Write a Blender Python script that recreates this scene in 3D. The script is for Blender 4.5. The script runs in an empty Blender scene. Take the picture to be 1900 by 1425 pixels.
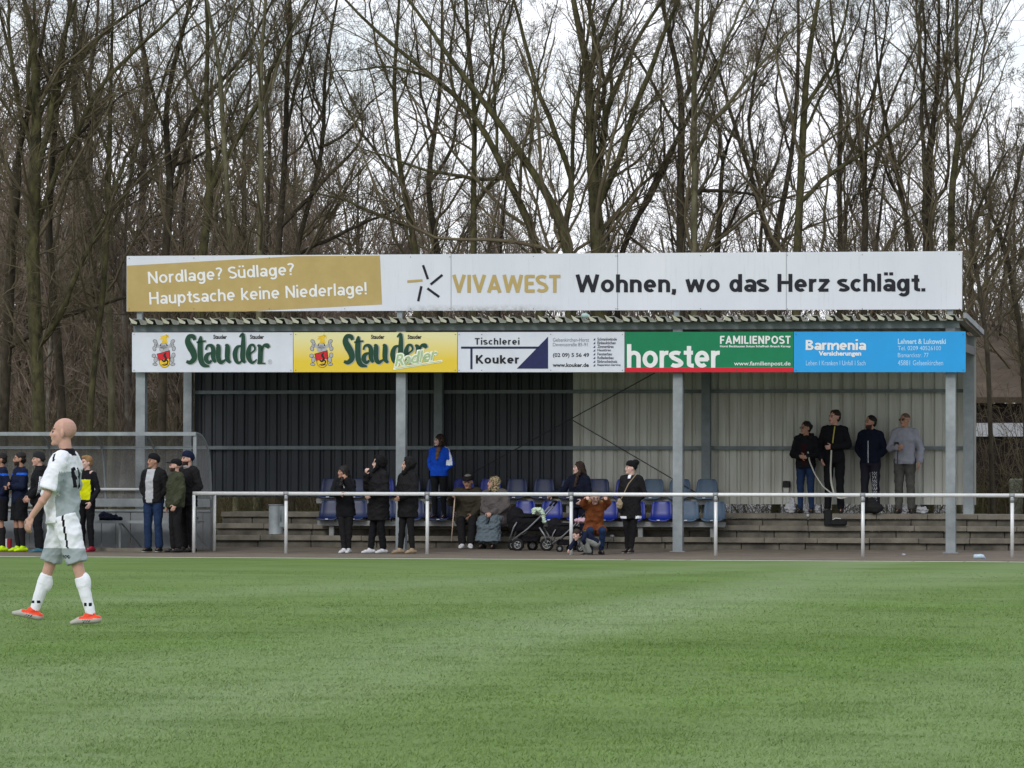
import bpy, math, random
import numpy as np
from mathutils import Vector, Matrix
sc = bpy.context.scene
C = bpy.context.scene.collection
R = math.radians
# ------------------------------------------------------------------ camera, sky, sun, exposure
F_PX = 8000.0; CAM_H = 1.18; CAM_D = 80.0
cam_d = bpy.data.cameras.new('camera'); cam = bpy.data.objects.new('camera', cam_d); C.objects.link(cam)
cam_d.sensor_width = 36; cam_d.lens = 36 * F_PX / 1900; cam_d.clip_start = .5; cam_d.clip_end = 2000
PITCH = math.atan((912 - 712.5) / F_PX); ROLL = R(.14)
CM = Matrix.Translation((0, -CAM_D, CAM_H)) @ Matrix.Rotation(R(90) + PITCH, 4, 'X') @ Matrix.Rotation(ROLL, 4, 'Z')
cam.matrix_world = CM; sc.camera = cam
sc.view_settings.view_transform = 'Standard'; sc.view_settings.look = 'None'
sc.view_settings.exposure = 0.0; sc.view_settings.gamma = 1
SUN_EL, SUN_AZ = 34, 205
w = bpy.data.worlds.new('World'); sc.world = w; w.use_nodes = True
nt = w.node_tree; nt.nodes.clear()
def wn(t): return nt.nodes.new(t)
out = wn('ShaderNodeOutputWorld'); bg = wn('ShaderNodeBackground'); mix = wn('ShaderNodeMix'); mix.data_type = 'RGBA'
sky = wn('ShaderNodeTexSky'); sky.sky_type = 'NISHITA'; sky.sun_disc = False; sky.sun_elevation = R(SUN_EL); sky.sun_rotation = R(SUN_AZ)
tc = wn('ShaderNodeTexCoord'); mp = wn('ShaderNodeMapping'); mp.inputs['Scale'].default_value = (9, 9, 22)
no = wn('ShaderNodeTexNoise'); no.inputs['Scale'].default_value = 1.0; no.inputs['Detail'].default_value = 5
rp = wn('ShaderNodeValToRGB'); rp.color_ramp.elements[0].position = .33; rp.color_ramp.elements[1].position = .60
rp.color_ramp.elements[0].color = (.5, .5, .5, 1)
nt.links.new(tc.outputs['Generated'], mp.inputs['Vector']); nt.links.new(mp.outputs[0], no.inputs['Vector'])
nt.links.new(no.outputs['Fac'], rp.inputs['Fac']); nt.links.new(rp.outputs['Color'], mix.inputs['Factor'])
nt.links.new(sky.outputs[0], mix.inputs[6]); mix.inputs[7].default_value = (11.9, 12.1, 12.7, 1)
nt.links.new(mix.outputs[2], bg.inputs['Color']); bg.inputs['Strength'].default_value = .1
nt.links.new(bg.outputs[0], out.inputs['Surface'])
sl = bpy.data.lights.new('sun', 'SUN'); sl.energy = 1.3; sl.angle = R(14); sl.color = (1, .97, .93)
so = bpy.data.objects.new('sun', sl); C.objects.link(so)
so.rotation_euler = (R(90 - SUN_EL), 0, R(180-SUN_AZ) )

# ------------------------------------------------------------------ frames and helpers
TH = R(11.0)
UU = np.array([math.cos(TH), -math.sin(TH), 0]); VV = np.array([math.sin(TH), math.cos(TH), 0])
def S(u, v, z): return UU * u + VV * v + np.array([0, 0, z])
CAMP = np.array([0, -CAM_D, CAM_H])
def ray(px, py):
    d = CM.to_3x3() @ Vector(((px - 950) / F_PX, (712.5 - py) / F_PX, -1))
    return np.array(d)
def PX(px, py, v):
    """point of the stand's plane at depth v that the sight line meets: (u, z)"""
    d = ray(px, py); t = (v - CAMP @ VV) / (d @ VV); p = CAMP + d * t
    return float(p @ UU), float(p[2])
def PU(px, v): return PX(px, 912, v)[0]
def GP(px, py, z=0):
    d = ray(px, py); t = (z - CAM_H) / d[2]; p = CAMP + d * t
    return float(p @ UU), float(p @ VV)
def MW(u, v, z, rz=0):
    return Matrix.Translation(Vector(S(u, v, z))) @ Matrix.Rotation(-TH + rz, 4, 'Z')

def lin(c):
    if isinstance(c, str):
        c = [int(c[i:i + 2], 16) / 255 for i in (0, 2, 4)]
        c = [x / 12.92 if x <= .04045 else ((x + .055) / 1.055) ** 2.4 for x in c]
    return (c[0], c[1], c[2], 1)
MATS = {}
def mat(name, col, rough=.7, var=.15, scale=8, bump=0, bscale=None, metal=0, spec=.3, col2=None, coords='Object', stretch=(1, 1, 1), detail=5):
    if name in MATS: return MATS[name]
    m = bpy.data.materials.new(name); m.use_nodes = True; t = m.node_tree; b = t.nodes['Principled BSDF']
    b.inputs['Roughness'].default_value = rough; b.inputs['Metallic'].default_value = metal; b.inputs['Specular IOR Level'].default_value = spec
    c = lin(col); tcn = t.nodes.new('ShaderNodeTexCoord'); mpn = t.nodes.new('ShaderNodeMapping'); mpn.inputs['Scale'].default_value = stretch
    t.links.new(tcn.outputs[coords], mpn.inputs[0])
    n = t.nodes.new('ShaderNodeTexNoise'); n.inputs['Scale'].default_value = scale; n.inputs['Detail'].default_value = detail; n.inputs['Roughness'].default_value = .65
    t.links.new(mpn.outputs[0], n.inputs['Vector'])
    rmp = t.nodes.new('ShaderNodeValToRGB'); e = rmp.color_ramp.elements
    e[0].position = .3; e[1].position = .7
    if col2 is None:
        e[0].color = (c[0] * (1 - var), c[1] * (1 - var), c[2] * (1 - var), 1); e[1].color = tuple(min(1, x * (1 + var)) for x in c[:3]) + (1,)
    else: e[0].color = c; e[1].color = lin(col2)
    t.links.new(n.outputs['Fac'], rmp.inputs[0]); t.links.new(rmp.outputs[0], b.inputs['Base Color'])
    if bump:
        bn = t.nodes.new('ShaderNodeTexNoise'); bn.inputs['Scale'].default_value = bscale or scale * 4; bn.inputs['Detail'].default_value = 3
        t.links.new(mpn.outputs[0], bn.inputs['Vector'])
        bp = t.nodes.new('ShaderNodeBump'); bp.inputs['Strength'].default_value = bump; bp.inputs['Distance'].default_value = .01
        t.links.new(bn.outputs['Fac'], bp.inputs['Height']); t.links.new(bp.outputs[0], b.inputs['Normal'])
    MATS[name] = m; return m

def tag(o, label=None, cat=None, group=None, kind=None):
    if label: o['label'] = label
    if cat: o['category'] = cat
    if group: o['group'] = group
    if kind: o['kind'] = kind
    return o
def empty(name, M, label, cat, group=None):
    o = bpy.data.objects.new(name, None); C.objects.link(o); o.matrix_world = M; o.empty_display_size = .2
    return tag(o, label, cat, group)
def link_mesh(name, me, parent=None, M=None, label=None):
    o = bpy.data.objects.new(name, me); C.objects.link(o)
    if parent is not None: o.parent = parent
    if M is not None: o.matrix_world = M
    if label: o['label'] = label
    return o
class MB:
    """collects geometry in metres; o = origin subtracted"""
    def __init__(s, o=(0, 0, 0)): s.v = []; s.f = []; s.mi = []; s.o = np.array(o, float)
    def add(s, vs, fs, mi=0):
        k = len(s.v); s.v += [tuple(np.array(p, float) - s.o) for p in vs]; s.f += [tuple(i + k for i in f) for f in fs]; s.mi += [mi] * len(fs); return s
    def box(s, x0, x1, y0, y1, z0, z1, mi=0):
        vs = [(x, y, z) for z in (z0, z1) for y in (y0, y1) for x in (x0, x1)]
        return s.add(vs, [(0, 2, 3, 1), (4, 5, 7, 6), (0, 1, 5, 4), (2, 6, 7, 3), (0, 4, 6, 2), (1, 3, 7, 5)], mi)
    def bbox(s, x0, x1, y0, y1, z0, z1, b=.01, mi=0):
        """box with chamfered edges"""
        vs = []; idx = {}
        for sx in (0, 1):
            for sy in (0, 1):
                for sz in (0, 1):
                    c = [(x0, x1)[sx], (y0, y1)[sy], (z0, z1)[sz]]; d = [b if not q else -b for q in (sx, sy, sz)]
                    for a in range(3):
                        p = [c[i] + (d[i] if i != a else 0) for i in range(3)]; idx[(sx, sy, sz, a)] = len(vs); vs.append(p)
        f = []
        for a in range(3):
            o = [i for i in range(3) if i != a]
            for q in (0, 1):
                ks = []
                for (i, j) in ((0, 0), (1, 0), (1, 1), (0, 1)):
                    t = [0, 0, 0]; t[a] = q; t[o[0]] = i; t[o[1]] = j; ks.append(idx[(t[0], t[1], t[2], a)])
                f.append(ks)
        for a in range(3):
            o = [i for i in range(3) if i != a]
            for i in (0, 1):
                for j in (0, 1):
                    t0 = [0, 0, 0]; t1 = [0, 0, 0]; t0[o[0]] = t1[o[0]] = i; t0[o[1]] = t1[o[1]] = j; t1[a] = 1
                    f.append([idx[(*t0, o[0])], idx[(*t1, o[0])], idx[(*t1, o[1])], idx[(*t0, o[1])]])
        for sx in (0, 1):
            for sy in (0, 1):
                for sz in (0, 1): f.append([idx[(sx, sy, sz, a)] for a in range(3)])
        return s.add(vs, f, mi)
    def tube(s, pts, r, k=8, caps=True, mi=0):
        pts = [np.array(p, float) for p in pts]; n = len(pts); rr = r if hasattr(r, '__len__') else [r] * n
        vs = []; up = None
        for i, p in enumerate(pts):
            t = pts[min(i + 1, n - 1)] - pts[max(i - 1, 0)]; t = t / (np.linalg.norm(t) + 1e-9)
            if up is None:
                a = np.array([0, 0, 1.]) if abs(t[2]) < .9 else np.array([0, 1., 0])
            else: a = up
            x = np.cross(a, t); x /= np.linalg.norm(x) + 1e-9; y = np.cross(t, x); up = y
            for j in range(k):
                an = 2 * math.pi * j / k; vs.append(p + (x * math.cos(an) + y * math.sin(an)) * rr[i])
        fs = [(i * k + j, i * k + (j + 1) % k, (i + 1) * k + (j + 1) % k, (i + 1) * k + j) for i in range(n - 1) for j in range(k)]
        if caps: fs += [tuple(range(k))[::-1], tuple((n - 1) * k + j for j in range(k))]
        return s.add(vs, fs, mi)
    def ell(s, c, r, rot=None, nu=12, nv=8, mi=0):
        c = np.array(c, float); vs = [c + np.array(rotv(rot, (0, 0, r[2])))]
        for i in range(1, nv):
            a = math.pi * i / nv
            for j in range(nu):
                b = 2 * math.pi * j / nu
                vs.append(c + np.array(rotv(rot, (r[0] * math.sin(a) * math.cos(b), r[1] * math.sin(a) * math.sin(b), r[2] * math.cos(a)))))
        vs.append(c + np.array(rotv(rot, (0, 0, -r[2]))))
        fs = [(0, 1 + j, 1 + (j + 1) % nu) for j in range(nu)]
        for i in range(nv - 2):
            for j in range(nu): fs.append((1 + i * nu + j, 1 + (i + 1) * nu + j, 1 + (i + 1) * nu + (j + 1) % nu, 1 + i * nu + (j + 1) % nu))
        L = len(vs) - 1; q = 1 + (nv - 2) * nu
        fs += [(L, q + (j + 1) % nu, q + j) for j in range(nu)]
        return s.add(vs, fs, mi)
    def loft(s, rings, mi=0):
        k = len(rings[0]); vs = [p for r in rings for p in r]
        fs = [(i * k + j, i * k + (j + 1) % k, (i + 1) * k + (j + 1) % k, (i + 1) * k + j) for i in range(len(rings) - 1) for j in range(k)]
        fs += [tuple(range(k))[::-1], tuple((len(rings) - 1) * k + j for j in range(k))]
        return s.add(vs, fs, mi)
    def mesh(s, name, mats, smooth=False):
        me = bpy.data.meshes.new(name); me.from_pydata([tuple(p) for p in s.v], [], s.f); me.validate()
        for m in (mats if isinstance(mats, (list, tuple)) else [mats]): me.materials.append(m)
        if len(me.polygons) == len(s.mi) and any(s.mi): me.polygons.foreach_set('material_index', s.mi)
        import bmesh
        b = bmesh.new(); b.from_mesh(me); bmesh.ops.recalc_face_normals(b, faces=b.faces); b.to_mesh(me); b.free()
        if smooth: me.polygons.foreach_set('use_smooth', [True] * len(me.polygons))
        me.update(); return me
    def build(s, name, mats, parent=None, smooth=False, label=None):
        return link_mesh(name, s.mesh(name, mats, smooth), parent, label=label)
def rotv(rot, v): return tuple(rot @ Vector(v)) if rot is not None else v

# ------------------------------------------------------------------ materials
steel = mat('galvanised_steel', '747B7F', .55, .14, 2.2, .15, 60, metal=.25, col2='979FA3')
steel_d = mat('weathered_steel', '6E777A', .6, .2, 5, .1, 50, metal=.2)
rail_w = mat('white_painted_tube', 'D4D7D8', .35, .07, 9, metal=.15)
wallk = mat('anthracite_sheet', '272B31', .45, .15, 3, stretch=(1, 1, .2), col2='34393F')
wallg = mat('beige_grey_sheet', 'A6A69B', .5, .12, 2.0, stretch=(2.2, 1, .2), col2='C6C8C2')
conc = mat('paving_concrete', '55524B', .9, .3, 2.2, .5, 60, col2='827D72')
conc2 = mat('riser_stone', '403D38', .9, .3, 2.6, .6, 50, col2='6E6A60')
seatb = mat('blue_plastic', '0A2070', .4, .16, 6, col2='142C90', spec=.4)
seat_shaded = mat('shade_darkened_blue_plastic', '121F42', .45, .15, 6, col2='1C2E5A', spec=.4)  # the seats' blue with shade painted into the colour, for seats in shadow
seatg = mat('faded_grey_blue_plastic', '42566C', .5, .15, 7, col2='4F6379')
black = mat('black_plastic', '121315', .5, .3, 6)
# ------------------------------------------------------------------ drawn sans-serif letters (uniform pen strokes)
def arc_(cx, cy, rx, ry, a0, a1, n=14): return [(cx + rx * math.cos(R(a)), cy + ry * math.sin(R(a))) for a in np.linspace(a0, a1, n)]
def glyphs(w):
    h = w / 2; X = .72; r = .265 - h * .0; Y = X / 2; ry = Y - h; D = -.26; U = 1.0
    def bowl(cx, rx=None): return arc_(cx, Y, rx or (.27 - h), ry, 0, 360, 28)
    g = {}
    W_ = .54
    g['o'] = (.60, [arc_(.30, Y, .30 - h, ry, 0, 360, 28)])
    g['a'] = (.53, [[(.06 + h * .3, X - h - .06)] + arc_(.27, X - h - .17, .20, .17, 130, 0, 10) + [(.47, .0)], arc_(.24, .215, .24 - h, .215 - h, 0, 360, 22)])
    g['ä'] = (.53, g['a'][1] + [[(.13, .90), (.13, .90 + w * .95)], [(.37, .90), (.37, .90 + w * .95)]])
    g['b'] = (.58, [[(h, 0), (h, U)], bowl(.31)]); g['d'] = (.58, [[(.58 - h, 0), (.58 - h, U)], bowl(.27)])
    g['p'] = (.58, [[(h, D), (h, X)], bowl(.31)]); g['g'] = (.58, [[(.58 - h, X)] + [(.58 - h, .0)] + arc_(.31, -.02, .27 - h, -D - h, 0, -150, 12), bowl(.27)])
    g['c'] = (.50, [arc_(.29, Y, .29 - h, ry, 48, 312, 22)]); g['e'] = (.57, [[(h + .01, Y - .01), (.57 - h, Y - .01)] + arc_(.285, Y, .285 - h, ry, 2, 310, 26)[1:]])
    g['h'] = (.54, [[(h, 0), (h, U)], [(h, X * .5)] + arc_(.27, X - .27, .27 - h, .27 - h, 170, 0, 12) + [(.54 - h, 0)]]); g['n'] = (.54, [[(h, 0), (h, X)], g['h'][1][1]])
    g['m'] = (.86, [[(h, 0), (h, X)], [(h, X * .5)] + arc_(.235, X - .22, .235 - h, .22 - h, 170, 0, 10) + [(.47 - h, 0)], [(.47 - h, X * .5)] + arc_(.665, X - .22, .235 - h, .22 - h, 170, 0, 10) + [(.90 - h, 0)]])
    g['u'] = (.54, [[(.54 - h, 0), (.54 - h, X)], [(h, X)] + arc_(.27, .27, .27 - h, .27 - h, 180, 350, 12) + [(.54 - h, X * .5)]]); g['ü'] = (.54, g['u'][1] + [[(.15, .90), (.15, .90 + w * .95)], [(.39, .90), (.39, .90 + w * .95)]])
    g['i'] = (w, [[(h, 0), (h, X)], [(h, .90), (h, .90 + w * .95)]]); g['l'] = (w, [[(h, 0), (h, U)]]); g['t'] = (.36, [[(.12 + h, X + .2), (.12 + h, .16)] + arc_(.28 + h, .16, .16, .16 - h, 180, 280, 6), [(0, X - h), (.36, X - h)]])
    g['r'] = (.35, [[(h, 0), (h, X)], [(h, X * .5)] + arc_(.30, X - .30, .30 - h, .30 - h, 165, 78, 7)]); g['k'] = (.53, [[(h, 0), (h, U)], [(h, .26), (.46, X)], [(.18, .38), (.50, 0)]])
    g['s'] = (.46, [arc_(.23, X - .19, .18 + .02, .19 - h, 40, 200, 10) + [(.12, Y + .05), (.34, Y - .06)] + arc_(.23, .19, .20, .19 - h, 15, -150, 11)])
    g['w'] = (.86, [[(h * .8, X), (.23, h * .5), (.43, X - h * .6), (.63, h * .5), (.86 - h * .8, X)]]); g['z'] = (.46, [[(.02, X - h), (.44, X - h), (.05, h), (.45, h)]])
    g['v'] = (.56, [[(h * .8, X), (.28, h * .5), (.56 - h * .8, X)]])
    g['.'] = (w, [[(h, 0), (h, w)]]); g[','] = (w, [[(h, w), (h, 0), (h - .04, -.14)]]); g['!'] = (w, [[(h, 0), (h, w)], [(h, .26), (h, U)]])
    g['?'] = (.44, [[(.2, 0), (.2, w)], arc_(.2, .76, .22 - h * .4, .24 - h, 150, -40, 10) + [(.2, .42), (.2, .25)]])
    g['N'] = (.68, [[(h, 0), (h, U)], [(h, U - h * .5), (.68 - h, h * .5)], [(.68 - h, 0), (.68 - h, U)]]); g['H'] = (.68, [[(h, 0), (h, U)], [(.68 - h, 0), (.68 - h, U)], [(h, .52), (.68 - h, .52)]])
    g['S'] = (.56, [arc_(.28, .745, .245, .255 - h, 35, 205, 12) + [(.14, .57), (.42, .45)] + arc_(.28, .265, .25, .265 - h, 25, -150, 12)])
    g['V'] = (.68, [[(h * .7, U), (.34, h * .6), (.68 - h * .7, U)]]); g['I'] = (w, [[(h, 0), (h, U)]]); g['A'] = (.72, [[(h * .7, 0), (.36, U - h * .6), (.72 - h * .7, 0)], [(.17, .27), (.55, .27)]])
    g['W'] = (1.04, [[(h * .7, U), (.27, h * .6), (.52, U - h * .8), (.77, h * .6), (1.04 - h * .7, U)]]); g['E'] = (.54, [[(.54, U - h), (h, U - h), (h, h), (.54, h)], [(h, .52), (.48, .52)]]); g['F'] = (.52, [[(.52, U - h), (h, U - h), (h, 0)], [(h, .48), (.46, .48)]])
    g['T'] = (.60, [[(0, U - h), (.60, U - h)], [(.30, U - h), (.30, 0)]]); g['L'] = (.50, [[(h, U), (h, h), (.50, h)]]); g['M'] = (.82, [[(h, 0), (h, U - h * .4), (.41, .30), (.82 - h, U - h * .4), (.82 - h, 0)]])
    g['P'] = (.56, [[(h, 0), (h, U)], [(h, U - h), (.28, U - h)] + arc_(.29, .715, .27 - h, .285 - h, 90, -90, 12) + [(h, .43 + h)]]); g['O'] = (.78, [arc_(.39, .5, .39 - h, .5 - h, 0, 360, 32)]); g['K'] = (.64, [[(h, 0), (h, U)], [(h, .36), (.56, U)], [(.24, .52), (.60, 0)]])
    g['B'] = (.60, [[(h, 0), (h, U)], [(h, U - h), (.30, U - h)] + arc_(.30, .755, .25 - h, .245 - h, 90, -90, 10) + [(h, .51 + 0)], [(.3, .53)] + arc_(.31, .27, .29 - h, .27 - h, 90, -90, 10) + [(h, h)]])
    g[' '] = (.26, [])
    return g
def stroke_text(s, w=.16, gap=.12):
    """-> list of (quads) in glyph units, laid out on one line"""
    G_ = glyphs(w); x = 0; polys = []
    for ch in s:
        adv, st = G_[ch]
        parts = []
        for path in st:
            q = [path[0]]
            for c_ in path[1:]:
                if math.hypot(c_[0] - q[-1][0], c_[1] - q[-1][1]) > .006: q.append(c_)
            cur = [q[0]]
            for i in range(1, len(q)):
                cur.append(q[i])
                if i < len(q) - 1:
                    a = np.array(q[i]) - q[i - 1]; b_ = np.array(q[i + 1]) - q[i]
                    if a @ b_ < .45 * np.hypot(*a) * np.hypot(*b_):      # sharp corner: new stroke, both ends lengthened
                        e = .5 * w * min(1, .5 + abs(a @ b_) / (np.hypot(*a) * np.hypot(*b_))) * (1 if a @ b_ > -.5 * np.hypot(*a) * np.hypot(*b_) else .55)
                        cur[-1] = tuple(np.array(q[i]) + a / np.hypot(*a) * e * .8); parts.append(cur); cur = [tuple(np.array(q[i]) - b_ / np.hypot(*b_) * e * .8)]
            parts.append(cur)
        for path in parts:
            p = np.array(path, float); n = len(p); closed = n > 8 and np.hypot(*(p[0] - p[-1])) < 1e-6
            d = np.diff(p, axis=0); d /= np.hypot(d[:, 0], d[:, 1])[:, None] + 1e-9; nn = np.stack([-d[:, 1], d[:, 0]], 1)
            vn = np.empty((n, 2))
            for i in range(n):
                if closed and i in (0, n - 1): a = nn[-1] + nn[0]; b_ = nn[0]
                elif i == 0: a = nn[0] * 2; b_ = nn[0]
                elif i == n - 1: a = nn[-1] * 2; b_ = nn[-1]
                else: a = nn[i - 1] + nn[i]; b_ = nn[i]
                a = a / (np.hypot(*a) + 1e-9); k = min(1 / max(a @ b_, .35), 2.2); vn[i] = a * k
            L_ = p + vn * w / 2; R_ = p - vn * w / 2
            polys.append([([(L_[i][0] + x, L_[i][1]), (R_[i][0] + x, R_[i][1]), (R_[i + 1][0] + x, R_[i + 1][1]), (L_[i + 1][0] + x, L_[i + 1][1])]) for i in range(n - 1)])
        x += adv + gap
    return polys
# ------------------------------------------------------------------ ground
def sheet(name, pts, mats, z, nu=1, nv=1):
    pass
def node_mix(t, a, b, fac, blend='MIX'):
    m = t.nodes.new('ShaderNodeMix'); m.data_type = 'RGBA'; m.blend_type = blend
    if isinstance(fac, (int, float)): m.inputs[0].default_value = fac
    else: t.links.new(fac, m.inputs[0])
    for i, x in ((6, a), (7, b)):
        if isinstance(x, tuple): m.inputs[i].default_value = x
        else: t.links.new(x, m.inputs[i])
    return m.outputs[2]
def noise(t, vec, scale, detail=4, rough=.6, lo=.35, hi=.65, stretch=None):
    if stretch:
        mpn = t.nodes.new('ShaderNodeMapping'); mpn.inputs['Scale'].default_value = stretch[:3]
        if len(stretch) > 3: mpn.inputs['Rotation'].default_value = (0, 0, stretch[3])
        t.links.new(vec, mpn.inputs[0]); vec = mpn.outputs[0]
    n = t.nodes.new('ShaderNodeTexNoise'); n.inputs['Scale'].default_value = scale; n.inputs['Detail'].default_value = detail; n.inputs['Roughness'].default_value = rough
    t.links.new(vec, n.inputs['Vector'])
    r = t.nodes.new('ShaderNodeMapRange'); r.inputs[1].default_value = lo; r.inputs[2].default_value = hi
    t.links.new(n.outputs['Fac'], r.inputs[0]); return r.outputs[0]

def mrange(t, val, a, b_, c_=0, d_=1):
    r = t.nodes.new('ShaderNodeMapRange'); r.inputs[1].default_value = a; r.inputs[2].default_value = b_; r.inputs[3].default_value = c_; r.inputs[4].default_value = d_
    t.links.new(val, r.inputs[0]); return r.outputs[0]
def mul(t, a, b_):
    m = t.nodes.new('ShaderNodeMath'); m.operation = 'MULTIPLY'; t.links.new(a, m.inputs[0])
    if isinstance(b_, (int, float)): m.inputs[1].default_value = b_
    else: t.links.new(b_, m.inputs[1])
    return m.outputs[0]
def band_mask(t, g, p, q, hw):
    """soft worn stripe of the mowing and brushing pattern along the ground line p-q (camera-frame metres)"""
    p = np.array(p) + (0, -CAM_D); q = np.array(q) + (0, -CAM_D); d = (q - p) / np.hypot(*(q - p)); n_ = np.array([-d[1], d[0]])
    v_ = t.nodes.new('ShaderNodeVectorMath'); v_.operation = 'DOT_PRODUCT'; t.links.new(g, v_.inputs[0]); v_.inputs[1].default_value = (n_[0], n_[1], 0)
    nz = t.nodes.new('ShaderNodeTexNoise'); nz.inputs['Scale'].default_value = .35; t.links.new(g, nz.inputs['Vector'])
    a = t.nodes.new('ShaderNodeMath'); a.operation = 'MULTIPLY_ADD'; t.links.new(nz.outputs['Fac'], a.inputs[0]); a.inputs[1].default_value = 1.4; t.links.new(v_.outputs['Value'], a.inputs[2])
    b_ = t.nodes.new('ShaderNodeMath'); b_.operation = 'SUBTRACT'; t.links.new(a.outputs[0], b_.inputs[0]); b_.inputs[1].default_value = float(p @ n_) + .7
    c_ = t.nodes.new('ShaderNodeMath'); c_.operation = 'ABSOLUTE'; t.links.new(b_.outputs[0], c_.inputs[0])
    r = t.nodes.new('ShaderNodeMapRange'); r.interpolation_type = 'SMOOTHSTEP'; r.inputs[1].default_value = hw; r.inputs[2].default_value = hw * .1; t.links.new(c_.outputs[0], r.inputs[0]); return r.outputs[0]
def turf_colour(t, g, k):
    def L(h): c = lin(h); return (c[0] * k, c[1] * k, c[2] * k, 1)
    c = node_mix(t, L('55702F'), L('6A8743'), noise(t, g, .35, 4, .6, .3, .7))
    c = node_mix(t, c, L('758A56'), mul(t, noise(t, g, .16, 5, .55, .42, .70, (1, .55, 1, R(-24))), .8))
    for p, q, hw, f in (((-1.75, 22.6), (.9, 39.7), 1.2, .38), ((.5, 39.7), (7.6, 66), 1.9, .3), ((-3.1, 50.2), (1.57, 62.9), 1.8, .32), ((2.5, 24), (6, 40), 1.4, .25)):
        c = node_mix(t, c, L('8A9C76'), mul(t, band_mask(t, g, p, q, hw), f))
    c = node_mix(t, c, L('48661F'), mul(t, noise(t, g, .8, 5, .7, .52, .8), .8))
    return c
turf = bpy.data.materials.new('artificial_turf'); turf.use_nodes = True
t = turf.node_tree; b = t.nodes['Principled BSDF']; b.inputs['Roughness'].default_value = .85; b.inputs['Specular IOR Level'].default_value = .15
g = t.nodes.new('ShaderNodeNewGeometry').outputs['Position']
c = turf_colour(t, g, .86)
c = node_mix(t, c, lin('34501A'), mul(t, noise(t, g, 11, 4, .7, .52, .78), .6))
c = node_mix(t, c, lin('7F9070'), noise(t, g, 30, 3, .8, .56, .9))
t.links.new(c, b.inputs['Base Color'])
bn = t.nodes.new('ShaderNodeTexNoise'); bn.inputs['Scale'].default_value = 40; bn.inputs['Detail'].default_value = 3
t.links.new(g, bn.inputs['Vector']); bp = t.nodes.new('ShaderNodeBump'); bp.inputs['Strength'].default_value = .35; bp.inputs['Distance'].default_value = .02
t.links.new(bn.outputs['Fac'], bp.inputs['Height']); t.links.new(bp.outputs[0], b.inputs['Normal'])
apron_m = bpy.data.materials.new('dirty_asphalt'); apron_m.use_nodes = True
t = apron_m.node_tree; b = t.nodes['Principled BSDF']; b.inputs['Roughness'].default_value = .95; b.inputs['Specular IOR Level'].default_value = .1
g = t.nodes.new('ShaderNodeTexCoord').outputs['Object']
c = node_mix(t, lin('5F5751'), lin('7A7067'), noise(t, g, 1.5, 6, .7, .3, .7))
c = node_mix(t, c, lin('5A6142'), noise(t, g, .8, 5, .7, .5, .75, (.4, 1.6, 1)))
c = node_mix(t, c, lin('A59C92'), noise(t, g, 25, 3, .7, .62, .8))
t.links.new(c, b.inputs['Base Color'])
earth = mat('leaf_litter', '3F3226', .95, .3, 1.2, .8, 14, col2='57503A')
PV0 = GP(950, 1037.5)[1]       # far edge of the turf
me = MB().add([(-400, -300, -.06), (400, -300, -.06), (400, 500, -.06), (-400, 500, -.06)], [(0, 1, 2, 3)]).mesh('ground', earth)
tag(link_mesh('ground', me, None, MW(0, 0, 0)), kind='structure')
me = MB().add([(-120, -95, 0), (120, -95, 0), (120, PV0, 0), (-120, PV0, 0), (-120, -95, -.05), (120, -95, -.05), (120, PV0, -.05), (-120, PV0, -.05)],
              [(0, 1, 2, 3), (3, 2, 6, 7), (0, 4, 5, 1), (0, 3, 7, 4), (1, 5, 6, 2)]).mesh('playing_field', turf)
tag(link_mesh('playing_field', me, None, MW(0, 0, 0)), kind='structure')
# apron of asphalt rising gently to the terrace
def apz(v): return 0.012 + .06 * max(0, min(1, v / 4.2))
rows = [PV0, -2, 0, 1, 2, 3, 4.2, 9]
vs = []; fs = []
for i, v in enumerate(rows):
    vs += [(-60, v, apz(v)), (60, v, apz(v))]
    if i: fs.append((2 * i - 2, 2 * i - 1, 2 * i + 1, 2 * i))
k = len(vs); vs += [(-60, PV0, -.05), (60, PV0, -.05)]; fs.append((0, k, k + 1, 1))
tag(link_mesh('asphalt_apron', MB().add(vs, fs).mesh('asphalt_apron', apron_m), None, MW(0, 0, 0)), kind='structure')
line_m = mat('worn_white_line', 'C9CFC0', .8, .2, 9, col2='93A682')
lm = MB(); rng0 = random.Random(3); x = -60
while x < 60:
    L = rng0.uniform(.4, 2.2); lm.add([(x, PV0 - .62, .004), (x + L, PV0 - .60, .004), (x + L, PV0 - .02 , .004), (x, PV0 - .02 - rng0.uniform(0, .04), .004)], [(0, 1, 2, 3)]); x += L + rng0.choice([0, 0, .02, .06])
tag(link_mesh('touchline', lm.mesh('touchline', line_m), None, MW(0, 0, 0)), kind='structure')

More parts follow.
